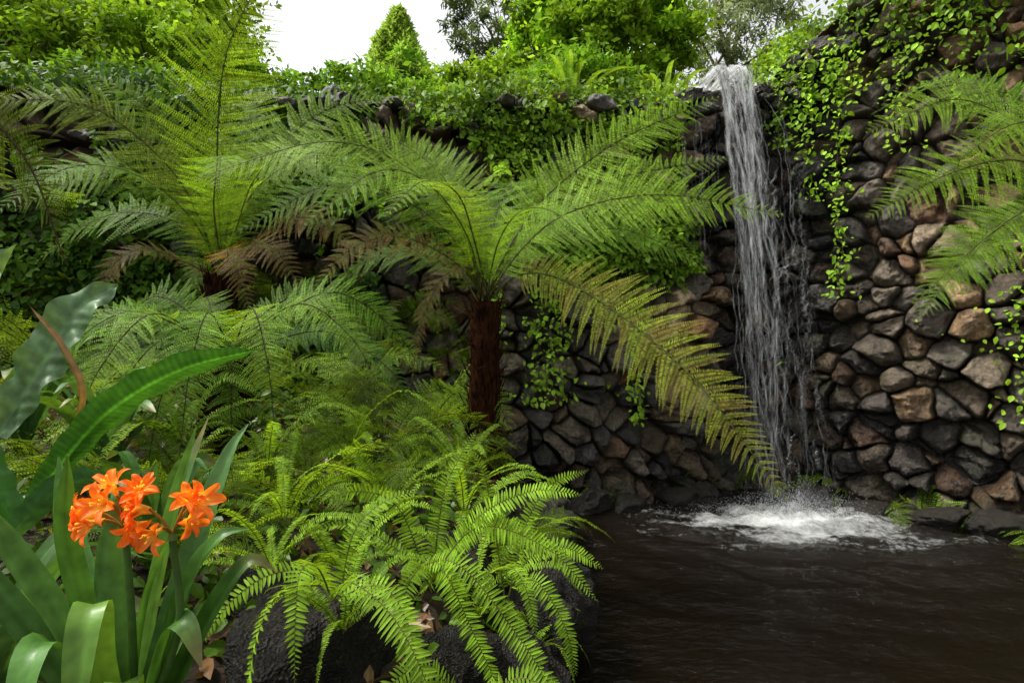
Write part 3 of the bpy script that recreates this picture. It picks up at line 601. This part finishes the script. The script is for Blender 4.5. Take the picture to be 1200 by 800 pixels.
fr=[sw(B,[(-.11,1.9,1.20),(.08,1.88,1.29),(.25,1.85,1.28)],.065,-.9),
 sw(B,[(-.14,1.9,1.16),(.08,1.85,1.10),(.22,1.82,.93)],.065,-.9),
 sw(B,[(-.18,1.85,1.10),(.0,1.8,.94),(.14,1.75,.76),(.2,1.72,.60)],.065,-1.,1.05),
 sw(B,[(-.22,1.8,1.06),(-.12,1.72,.88),(-.02,1.65,.68)],.06,-.8,1.05),
 sw(B,[(-.40,1.95,1.22),(-.55,1.93,1.28),(-.70,1.9,1.24)],.06,.9),
 sw(B,[(-.42,1.9,1.12),(-.56,1.88,1.18),(-.70,1.85,1.14)],.055,.9,.9),
 sw(B,[(-.24,2.0,1.26),(-.18,2.02,1.40),(-.12,2.05,1.50)],.055,-.5,.85),
 sw(B,[(-.3,1.82,1.08),(-.34,1.72,1.03),(-.36,1.66,.86)],.05,.2)]
fernclump('sword_fern',B,fr,'bright green sword fern with long ladder like fronds','fern','sword ferns on the pond bank')
B=A(-.02,2.15,.86)
fr=[sw(B,[(.08,2.1,1.02),(.2,2.08,1.06),(.34,2.05,1.0)],.06,-.9),sw(B,[(.05,2.2,1.12),(.14,2.22,1.26),(.26,2.2,1.32)],.055,-.8,.9),sw(B,[(.1,2.05,.92),(.2,2.0,.78),(.25,1.98,.6)],.055,-.9),sw(B,[(.0,2.0,1.0),(.06,1.9,.95),(.1,1.85,.8)],.05,-.5),sw(B,[(-.08,2.2,1.15),(-.12,2.25,1.3),(-.2,2.25,1.38)],.055,.4,.85)]
fernclump('sword_fern',B,fr,'bright green sword fern leaning over pond edge','fern','sword ferns on the pond bank')
B=A(-.14,1.62,.72)
fr=[sw(B,[(-.02,1.58,.86),(.08,1.55,.80),(.14,1.52,.62)],.05,-.8),sw(B,[(-.1,1.5,.86),(-.04,1.42,.8),(.0,1.38,.62)],.05,-.5),sw(B,[(-.2,1.5,.86),(-.26,1.42,.78),(-.28,1.38,.62)],.05,.4),
 sw(B,[(-.24,1.6,.88),(-.34,1.55,.86),(-.42,1.5,.72)],.05,.6)]
fernclump('sword_fern',B,fr,'small sword fern hanging over pond edge rocks','fern','sword ferns on the pond bank')
# ---------------- broad leaved bird nest fern
BN=A(-1.68,2.0,1.1)
e=empty('birds_nest_fern',BN,label="bird's nest fern with broad wavy edged leaves",category='fern')
TL=A(.05,.17,.02)
for pts,W,c,kw in [([(-1.68,2.0,1.22),(-1.58,1.98,1.36),(-1.38,1.95,1.56),(-1.14,1.95,1.70),(-.88,1.95,1.77)],.125,TL*.85,dict(wave=.06,roll=.75,rib=2.4,wf=6,ribs=44)),
 ([(-1.80,1.95,1.50),(-1.77,1.9,1.75),(-1.72,1.9,1.98),(-1.64,1.88,2.12)],.20,A(.11,.20,.085),dict(wave=.18,roll=-1.1,rib=1.5,wf=4,ribs=14)),
 ([(-1.78,1.8,1.35),(-1.72,1.75,1.55),(-1.66,1.7,1.75),(-1.60,1.68,1.8)],.12,TL*1.7,dict(wave=.08,roll=-1.0,rib=1.6,ribs=24)),
 ([(-1.9,2.1,1.45),(-1.82,2.2,1.7),(-1.76,2.3,1.92),(-1.66,2.4,2.04)],.17,A(.09,.17,.07),dict(wave=.16,roll=-.9,rib=1.6,wf=4,ribs=14)),
 ([(-1.68,1.9,1.15),(-1.5,1.85,1.3),(-1.32,1.8,1.36),(-1.15,1.75,1.28)],.10,TEAL,dict(wave=.05,roll=.9)),
 ([(-1.75,2.0,1.15),(-1.95,2.0,1.5),(-2.1,2.0,1.75),(-2.3,2.0,1.7)],.18,TL,dict(wave=.05)),
 ([(-1.72,1.9,1.1),(-1.7,1.6,1.35),(-1.62,1.4,1.4),(-1.55,1.2,1.25)],.13,TEAL,dict(wave=.05))]:
    obj('leaf',ribbon(pts,W,col=c,n=220,cols=13,fold=.35,**kw),M_leaf,e,BN)
obj('leaf',ribbon([(-1.6,2.0,1.35),(-1.5,1.98,1.6),(-1.56,1.97,1.78),(-1.66,1.96,1.92)],.03,col=DEAD,n=30,cols=5,fold=.5,roll=.8,wave=.1),M_leaf,e,BN,label='dry curled brown leaf')
# ---------------- clivia
BC=A(-.82,1.22,.85)
def clivia(BC,lv,label,ws=1.22):
    e=empty('clivia_plant',BC,label=label,category='flowering plant',group='clivia plants')
    for pts,W,c,ro in lv:
        obj('leaf',ribbon(pts,W*ws,col=c,n=40,cols=7,fold=.25,roll=ro,wave=.012,wf=2,rib=.8,tipc=(.16,.14,.04) if rng.random()<.3 else None,prof=[.7,.8,.9,1,1,1,1,1,.98,.92,.78,.5,.06]),M_leaf,e,BC)
    return e
TLV=A(.05,.13,.02);LG=A(.10,.21,.025);TEAL2=A(.06,.14,.035)
lv=[
([BC,(-.80,1.25,1.15),(-.76,1.27,1.40),(-.71,1.28,1.61)],.045,TEAL2*1.2,.6),
([BC,(-.88,1.2,1.15),(-.90,1.15,1.40),(-.86,1.1,1.58)],.04,TLV*1.1,-.7),
([BC,(-.92,1.2,1.15),(-1.0,1.15,1.36),(-1.06,1.1,1.52)],.05,TEAL2*1.2,.6),
([BC,(-.81,1.12,1.15),(-.77,1.05,1.31),(-.75,1.0,1.31),(-.735,.96,1.22),(-.72,.94,1.12)],.046,LG,.1),
([BC,(-.78,1.15,1.05),(-.73,1.07,1.16),(-.70,1.0,1.14),(-.675,.95,.98)],.05,LG*.8,0),
([BC,(-.74,1.15,1.0),(-.66,1.1,1.1),(-.6,1.05,1.1),(-.555,1.02,1.02)],.055,TLV*1.6,-.4),
([BC,(-.74,1.2,1.10),(-.69,1.2,1.28),(-.63,1.22,1.38),(-.58,1.25,1.39)],.045,TLV*1.3,-.8),
([BC,(-.76,1.25,1.15),(-.71,1.3,1.38),(-.67,1.35,1.54),(-.64,1.38,1.60)],.045,TEAL2*1.3,-.8),
([BC,(-.93,1.1,1.05),(-1.0,1.0,1.22),(-1.03,.95,1.28),(-1.04,.9,1.24)],.055,LG*.9,0),
([BC,(-.9,1.1,1.0),(-.95,1.0,1.10),(-.96,.94,1.12),(-.95,.88,1.05)],.05,LG*.9,0),
([BC,(-.95,1.2,1.1),(-1.1,1.15,1.35),(-1.2,1.1,1.48)],.05,TEAL2,.6),
([BC,(-.74,1.25,1.05),(-.66,1.28,1.22),(-.6,1.3,1.30),(-.55,1.32,1.27)],.045,TLV,-.7),
([BC,(-.85,1.35,1.2),(-.84,1.45,1.42),(-.80,1.5,1.6)],.045,TEAL2,0.5),
([BC,(-.95,1.3,1.15),(-1.05,1.35,1.36),(-1.1,1.38,1.52)],.05,TLV*1.5,.6),
([BC,(-.84,1.05,.98),(-.83,.95,1.02),(-.81,.88,.95)],.05,TLV*1.2,0),
([BC,(-.76,1.1,.95),(-.68,1.0,.98),(-.62,.92,.88)],.05,LG*.9,0),
([BC,(-.87,1.15,1.1),(-.9,1.1,1.22),(-.88,1.03,1.2),(-.86,.98,1.06)],.05,TLV*1.5,.2),
([BC,(-.75,1.18,1.05),(-.69,1.15,1.22),(-.64,1.12,1.24),(-.60,1.1,1.17)],.045,TLV*1.4,-.5),
([BC,(-.79,1.2,1.1),(-.76,1.2,1.28),(-.70,1.2,1.42),(-.66,1.2,1.47)],.05,TLV*1.3,-.4),
([BC,(-.84,1.2,1.1),(-.85,1.2,1.3),(-.83,1.19,1.42),(-.80,1.19,1.50)],.05,TEAL2*1.1,.3)]
cl=clivia(BC,lv,'clivia with strap leaves and orange trumpet flowers')
def strapfan(B2,sc2,label,seed):
    g=np.random.default_rng(seed);lv=[]
    for k in range(14):
        a=k*2.4+g.normal(0,.2);L=g.uniform(.25,.45)*sc2;h_=g.uniform(.3,.58)*sc2;c=[TEAL2,TLV,LG*.8,TEAL2*1.3,TLV*1.4][k%5]
        lv.append(([B2]+[B2+A(math.cos(a)*L*f1,math.sin(a)*L*f1,h_*f2) for f1,f2 in ((.3,.6),(.65,.95),(1,.88))],.055,c,g.normal(0,.6)))
    clivia(B2,lv,label)
strapfan(A(-1.3,1.35,.85),1.,'clivia without flowers, dense dark strap leaves',1)
strapfan(A(-1.35,2.15,.95),.8,'clivia without flowers, dense dark strap leaves',2)
strapfan(A(-1.95,2.75,1.15),1.0,'clivia without flowers, dense dark strap leaves',3)
strapfan(A(-2.6,3.0,1.2),1.2,'clivia without flowers, dense dark strap leaves',4)
def flowergeo(c,ax,s=1.):
    ax=nrm(ax);u=nrm(np.cross(ax,A(.2,.3,1)));v_=np.cross(ax,u);gs=[];tone=rng.uniform(.85,1.15)
    for k in range(6):
        a=k*math.pi/3+rng.normal(0,.12);r=u*math.cos(a)+v_*math.sin(a)
        fl=rng.uniform(.85,1.15)
        pts=np.array([c,c+(ax*.022+r*.005)*s,c+(ax*.044+r*.019*fl)*s,c+(ax*.054+r*.038*fl)*s,c+(ax*.052+r*.050*fl)*s])
        pos,T,L=curve(pts,14);S=np.tile(nrm(np.cross(ax,r)),(14,1));Nn=np.cross(S,T)
        p=np.interp(np.linspace(0,1,14),[0,.35,.65,.85,1],[.25,.7,1,.7,.05])*(.027 if k%2 else .020)*s/2
        uu=np.linspace(-1,1,7)
        V=pos[:,None]+S[:,None]*(uu[None]*p[:,None])[...,None]+Nn[:,None]*((uu**2)[None]*-p[:,None]*.45+.0012*np.sin(np.linspace(0,14,14))[:,None]*np.abs(uu)[None])[...,None]
        tcol=np.linspace(0,1,14)[:,None]
        C=A(.92,.66,.10)*(1-sst(.32,.68,tcol))+A(.85,.18,.016)*tone*sst(.32,.68,tcol)
        C=np.repeat(C[:,None],7,1)*(1+rng.normal(0,.07));C[:,3]*=A(1.05,1.4,1.5);gs.append((V.reshape(-1,3),grid_q(14,7),np.clip(C.reshape(-1,3),0,.95)))
    for k in range(5):
        r=rng.normal(0,1,3);r=nrm(r-(r@ax)*ax)
        gs.append(tube([c+ax*.02*s,c+(ax*.04+r*.004)*s,c+(ax*.056+r*.009)*s],.0009,.0009,(.9,.6,.1),4,5))
        gs.append(tube([c+(ax*.055+r*.009)*s,c+(ax*.058+r*.010)*s,c+(ax*.061+r*.010)*s],.0022,.0015,(.9,.65,.08),4,3))
    return join(gs)
for cc,nf in [(A(-.775,1.14,1.468),8),(A(-.675,1.13,1.462),7)]:
    h_=obj('flower_head',join([tube([BC+A(.01,0,.1),cc-A(0,-.02,.25),cc-A(0,0,.05)],.009,.007,(.07,.14,.03),8,14),tube([cc-A(0,0,.055),cc-A(0,0,.05),cc-A(0,0,.04)],.011,.004,(.10,.2,.04),8,5)]),M_leaf,cl,BC)
    for k in range(nf):
        a=k*2.4+.5+nf;el=[.0,.5,.9,.2,-.25,.45,-.1,1.1][k%8]
        ax=A(math.cos(a)*math.cos(el),math.sin(a)*math.cos(el)*.6-.75,math.sin(el)*.9)
        ax=nrm(ax);st=cc-A(0,0,.045);fc=cc+ax*rng.uniform(.015,.03)+A(math.cos(a)*.027,0,-.012+.02*math.sin(el*2))
        g=join([tube([st,(st+fc)/2+A(0,0,.004),fc+ax*.004],.0025,.003,(.35,.2,.04),5,6),flowergeo(fc,ax,rng.uniform(.68,.88))])
        obj('flower',g,M_petal,h_,BC)
# ---------------- ivy on the wall
def ivy(name,regions,label,size=.06,cols=(FRESH*.75,GREEN*.8),vines=(),thr=.12):
    gs=[]
    for (x0,x1,z0,z1,n) in regions:
        x=rng.uniform(x0,x1,n*2);z=rng.uniform(z0,z1,n*2)
        ed=np.minimum(np.minimum((x-x0)/(x1-x0),(x1-x)/(x1-x0)),np.minimum((z-z0)/(z1-z0)*1.0,1))
        keep=(fbm2(x*1.5,z*1.1,77,4)*1.7+ed*1.5+.6*sst(4.0,4.4,z)*(x<3)+rng.normal(0,.10,n*2))>thr
        x=x[keep];z=z[keep]
        off=.14+.42*np.clip(vn2(x*2,z*2,9)+.5*fbm2(x*5,z*5,19,2)-.15,0,1)+rng.uniform(0,.10,len(x))
        tp=z-ztop(x);off=np.where(tp>-.05,off-rng.uniform(0,.7,len(x)),off);z=np.where(tp>0,ztop(x)+.05+.2*rng.random(len(x)),z)
        P,Nn=wallpt(x,z,off);tone=np.clip(vn2(x*3,z*3,12)*1.3+rng.normal(0,.2,len(x)),0,1)[:,None]
        P=P+rng.normal(0,.02,P.shape)
        gs.append(leaves(P,size,cols[0]*tone+cols[1]*(1-tone),Nn*.7+A(0,0,.6),nj=.55,cv=.25))
    for (x,z0,z1,n,sp_) in vines:
        z=np.linspace(z0,z1,30);xs=x+.08*fbm2(z*2+x*5,z*0,3)
        P,_=wallpt(xs,z,.28+0*z);gs.append(tube(P[::3],.004,.002,(.08,.06,.03),5,30))
        t=rng.random(n);zz_=z0+(z1-z0)*t;xx_=x+.08*fbm2(zz_*2+x*5,zz_*0,3)+rng.normal(0,sp_,n)*(.6+.8*vn2(zz_*4,zz_*0+x,3))
        P,Nn=wallpt(xx_,zz_,.28+rng.normal(0,.03,n));gs.append(leaves(P,size*.8,cols[0]*1.15,Nn*.7+A(0,0,.6),nj=.5,cv=.25))
    g=join(gs);o_=g[0].mean(0)
    obj(name,g,M_ivy,None,o_,smooth=False,label=label,category='ivy',group='ivy climbing the stone wall')
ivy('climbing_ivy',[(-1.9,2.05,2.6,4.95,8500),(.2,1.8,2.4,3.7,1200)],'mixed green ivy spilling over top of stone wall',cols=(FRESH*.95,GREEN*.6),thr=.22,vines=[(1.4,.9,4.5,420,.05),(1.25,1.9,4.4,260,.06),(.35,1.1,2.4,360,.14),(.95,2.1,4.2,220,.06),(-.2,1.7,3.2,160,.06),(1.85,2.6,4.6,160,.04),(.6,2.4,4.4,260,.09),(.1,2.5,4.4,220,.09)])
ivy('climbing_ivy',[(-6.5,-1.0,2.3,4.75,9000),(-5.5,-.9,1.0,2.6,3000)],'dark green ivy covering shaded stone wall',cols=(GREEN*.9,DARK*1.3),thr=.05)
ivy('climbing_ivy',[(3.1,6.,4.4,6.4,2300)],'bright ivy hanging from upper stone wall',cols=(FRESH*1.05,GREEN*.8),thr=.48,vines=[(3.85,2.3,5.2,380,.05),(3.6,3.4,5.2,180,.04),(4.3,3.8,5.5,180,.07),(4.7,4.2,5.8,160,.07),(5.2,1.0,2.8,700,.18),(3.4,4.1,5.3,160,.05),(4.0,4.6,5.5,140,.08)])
# ---------------- shrubs and trees beyond the wall
def shrub(name,c,rad,ncl,nl,size,col,label,cat,group,up=.5,asp=.5,clr=.22,hang=.2,trunk_r=.06,base=None):
    c=np.asarray(c,float);rad=np.asarray(rad,float)
    base=A(c[0],c[1],float(gh(c[0],c[1]))-.05) if base is None else A(base[0],base[1],float(gh(base[0],base[1]))-.05)
    e=empty(name,base,label=label,category=cat,group=group)
    d=rdir(ncl);rr=rng.uniform(.25,1,ncl)**.45
    cc=c+d*rad*rr[:,None]*(1+.25*fbm3(d*2+c[0],1.3,4)[:,None])
    cl_=np.repeat(np.arange(ncl),nl);n=len(cl_)
    tone=rng.uniform(.5,1.4,ncl)
    csz=rad.mean()*clr*rng.uniform(.6,1.4,ncl)
    P=cc[cl_]+rng.normal(0,1,(n,3))*csz[cl_][:,None]*A(.6,.6,.42)
    C=np.asarray(col)[None]*tone[cl_][:,None]
    obj('crown',diamonds(P,size,C,.2,up,asp,hang),M_far,e,base,smooth=False)
    gs=[tube([base,base*.5+c*.5+A(.05,.03,0),c],trunk_r,trunk_r*.4,(.1,.07,.05),8,16)]
    for i in range(min(ncl,22)):
        s0=base+(c-base)*rng.uniform(.6,.97);m_=(s0+cc[i])/2+rng.normal(0,.05,3)*rad.mean()
        gs.append(tube([s0,m_,cc[i]],trunk_r*.35,trunk_r*.08,(.1,.07,.05),5,8))
    obj('trunk',join(gs),M_bark,e,base)
    return e
for c,r_,ncl,nl,sz,col in [((-6.3,7.3,5.4),(1.3,1.0,1.1),110,130,.10,FRESH*.8),((-4.6,7.4,5.2),(1.1,.9,.95),100,130,.085,FRESH*.85),((-5.4,8.6,6.6),(1.6,1.0,1.1),110,130,.10,FRESH*.75),((-3.6,7.0,4.8),(.8,.6,.7),70,110,.07,GREEN*1.1),((-7.3,6.2,4.7),(1.1,1,1.0),90,120,.10,GREEN*1.)]:
    shrub('broadleaf_shrub',c,r_,ncl,nl,sz,col,'leafy bright green shrub growing above the stone wall','shrub','shrubs above the wall')
for c,r_,ncl,nl,sz,col in [((-2.2,7.3,4.85),(1.0,.5,.45),80,110,.08,GREEN*1.2),((-1.3,7.3,4.75),(.7,.5,.34),50,100,.07,GREEN*1.4),((-.5,7.6,4.95),(.7,.6,.5),60,100,.08,FRESH*.8),((.9,7.7,5.1),(.8,.6,.6),70,100,.08,GREEN*1.3),((4.3,8.2,5.9),(1.0,.7,.4),60,100,.07,FRESH*.8),((5.9,7.2,6.4),(1.0,.8,.5),70,110,.07,GREEN*1.2),((.1,7.5,4.75),(.7,.5,.32),50,90,.08,FRESH*.8),((-3.4,6.75,4.55),(.9,.45,.4),70,110,.07,GREEN*1.2),((-4.8,6.3,4.5),(.9,.5,.45),70,110,.08,GREEN*1.1),((-6.1,5.6,4.5),(.9,.6,.5),70,110,.08,GREEN*1.2)]:
    shrub('low_shrub',c,r_,ncl,nl,sz,col,'low dense green shrub along top of stone wall','shrub','low shrubs on top of the wall')
def cypress(x,y,ht,r,col,n=60000):
    b=A(x,y,float(gh(x,y)));e=empty('cypress_tree',b,label='narrow pointed light green cypress tree',category='tree',group='background trees')
    t=rng.random(n)**1.2;an=rng.random(n)*6.28
    rad=r*(1-t)**.75*(.85+.5*fbm2(an*2.2,t*9,5)+.12*np.sin(an*3+t*20))*rng.uniform(.6,1.05,n)**.6
    P=b+np.stack([np.cos(an)*rad,np.sin(an)*rad,.4+t*(ht-.4)],-1)
    C=np.asarray(col)[None]*(.5+1.1*vn3(P[:,0]*1.6,P[:,1]*1.6,P[:,2]*1.3,4))[:,None]
    obj('crown',diamonds(P,.26,C,.18,1.2,.35,-.8),M_far,e,b,smooth=False)
    obj('trunk',tube([b,b+A(0,0,ht*.5),b+A(0,0,ht*.95)],.25,.03,(0,0,0),8,10),M_bark,e,b)
cypress(-5.0,25,11.7,4.2,A(.26,.42,.07))
cypress(-2.6,27,8.6,3.2,A(.22,.37,.05))
shrub('broadleaf_tree',(2.6,18,11.3),(2.9,2.2,2.6),230,150,.22,FRESH*1.25,'large rounded bright green tree behind the garden wall','tree','background trees',clr=.13,trunk_r=.25)
shrub('broadleaf_tree',(.4,21,8.6),(2.4,2.2,2.2),150,140,.25,FRESH*1.1,'rounded leafy green tree behind the garden wall','tree','background trees',clr=.14,trunk_r=.22)
shrub('eucalyptus_tree',(7.6,20,12.6),(2.4,2.,2.6),120,80,.24,A(.20,.26,.14),'airy grey green gum tree against pale sky','tree','background trees',clr=.13,trunk_r=.18,asp=.25,hang=1.2)
shrub('eucalyptus_tree',(-.8,19.6,12.6),(1.5,1.2,1.9),90,70,.2,A(.10,.15,.05),'thin hanging gum branches against pale sky','tree','background trees',clr=.14,trunk_r=.08,asp=.25,hang=1.2,base=(2.4,20.2))
shrub('broadleaf_tree',(-13,17,10.5),(4,3,4),200,150,.3,GREEN*1.2,'dense green tree rising beyond the shrubs','tree','background trees',clr=.14,trunk_r=.3)
shrub('broadleaf_tree',(-9,13,8.6),(2.6,2,2.2),160,150,.2,FRESH*.8,'dense green tree rising beyond the shrubs','tree','background trees',clr=.14,trunk_r=.3)
shrub('broadleaf_tree',(14,16,12),(4.5,3,4.5),200,150,.3,GREEN*1.1,'dark leafy tree above the waterfall wall','tree','background trees',clr=.14,trunk_r=.3)
n=70000;x=rng.uniform(-60,60,n);t=rng.random(n);y=34+6*rng.random(n);hh=(4.+2.5*fbm2(x*.15,x*0,3)+1.5*fbm2(x*.7,x*0,5))
P=np.stack([x,y,gh(x,y)+t*np.maximum(hh,1)],-1)
obj('distant_trees',diamonds(P,.7,GREEN[None]*1.3*(.5+vn2(x*.8,t*8,6))[:,None],.2,.6,.6),M_far,kind='stuff',label='hazy belt of trees beyond the garden',category='trees',smooth=False)
def rosette(x,y,z,s,n,W,col,label,name,cat):
    b=A(x,y,z);e=empty(name,b,label=label,category=cat,group='spiky plants on top of the wall')
    for i in range(n):
        az=i*2.4+rng.normal(0,.2);el=rng.uniform(.3,1.3);L=s*rng.uniform(.8,1.15);D=A(math.cos(az),math.sin(az),0)
        p=[b,b+D*L*.35*math.cos(el)+Z*L*.4*math.sin(el),b+D*L*.75*math.cos(el)+Z*L*.7*math.sin(el),b+D*L*math.cos(el)*1.1+Z*L*(.85*math.sin(el)-.12)]
        obj('leaf',ribbon(p,W,col=col*rng.uniform(.7,1.25),n=14,cols=5,fold=.3),M_leaf,e,b)
for x,y,s in [(1.3,7.2,.9),(.75,7.3,.85),(2.0,7.6,.9),(3.7,7.2,.7),(4.4,6.7,.7),(1.0,6.9,.7)]:
    rosette(x,y,float(gh(x,y))+.6,s,24,.08,A(.22,.38,.04),'spiky light green rosette plant on top of wall','rosette_plant','plant')
for x,y,s in [(-.7,6.95,.6),(-.3,7.0,.6),(.1,7.0,.5)]:
    rosette(x,y,float(gh(x,y))+.5,s,10,.15,A(.22,.38,.03),'broad bright leaved plant on top of wall','broadleaf_plant','plant')
for (x,y,s) in [(.4,6.95,.8),(1.75,7.0,.9),(3.5,7.0,.9),(4.1,6.4,1.0),(4.9,5.8,1.1),(-1.3,6.8,.9),(1.05,6.85,.8),(5.5,5.5,1.2),(-2.2,6.6,.9),(-3.2,6.2,.9),(-.5,6.75,.7)]:
    place(VS[rng.integers(4)],'soft_fern',x,y,float(gh(x,y))+.45,s,'green fern growing on top of stone wall','fern','ferns on top of the wall')
def onground(x,y,dz=0): return np.stack([x,y,gh(x,y)+dz],-1)
n=9000;x=rng.uniform(-4.5,.15,n);y=rng.uniform(1.0,5.7,n);k=fbm2(x*2,y*2,15)>-.15;x=x[k];y=y[k]
obj('ground_cover',leaves(onground(x,y,rng.uniform(.0,.16,len(x))),.06,GREEN*.6,asp=.7),M_leaf,smooth=False,kind='stuff',label='small green creeping leaves on damp soil',category='ground cover')
n=5000;x=rng.uniform(-4.5,.2,n);y=rng.uniform(.7,5.7,n)
lc=A([.16,.08,.03],[.10,.055,.03],[.22,.14,.06])[rng.integers(0,3,n)]
obj('leaf_litter',leaves(onground(x,y,rng.uniform(.0,.03,n)),.09,lc,asp=.4,hang=0),M_leaf,smooth=False,kind='stuff',label='brown fallen leaves on damp soil',category='leaf litter')
# ---------------- light, world, camera
EL=math.radians(60);AZ=math.radians(-88) # azimuth measured from +Y clockwise
w=bpy.data.worlds.new('World');sc.world=w;w.use_nodes=True;nt=w.node_tree;bg=nt.nodes['Background']
sk=nt.nodes.new('ShaderNodeTexSky');sk.sky_type='NISHITA';sk.sun_disc=False;sk.sun_elevation=EL;sk.sun_rotation=AZ;sk.dust_density=4.;sk.air_density=1.
hs=nt.nodes.new('ShaderNodeHueSaturation');hs.inputs['Saturation'].default_value=.12;hs.inputs['Value'].default_value=2.0
nt.links.new(sk.outputs[0],hs.inputs['Color']);nt.links.new(hs.outputs[0],bg.inputs[0]);bg.inputs[1].default_value=.15
sd=bpy.data.lights.new('sun','SUN');sd.energy=5.;sd.angle=math.radians(10);sd.color=(1,.95,.84)
so=link(bpy.data.objects.new('sun',sd));d=Vector((math.sin(AZ)*math.cos(EL),math.cos(AZ)*math.cos(EL),math.sin(EL)));so.rotation_euler=d.to_track_quat('Z','Y').to_euler();so.location=d*20
cd=bpy.data.cameras.new('camera');cd.lens=20;cd.sensor_width=36;cd.clip_end=1000;cd.clip_start=.05
co=link(bpy.data.objects.new('camera',cd));co.location=(0,0,1.8);co.rotation_euler=(math.radians(90),0,0);sc.camera=co
sc.view_settings.view_transform='Standard';sc.view_settings.look='None';sc.view_settings.exposure=0
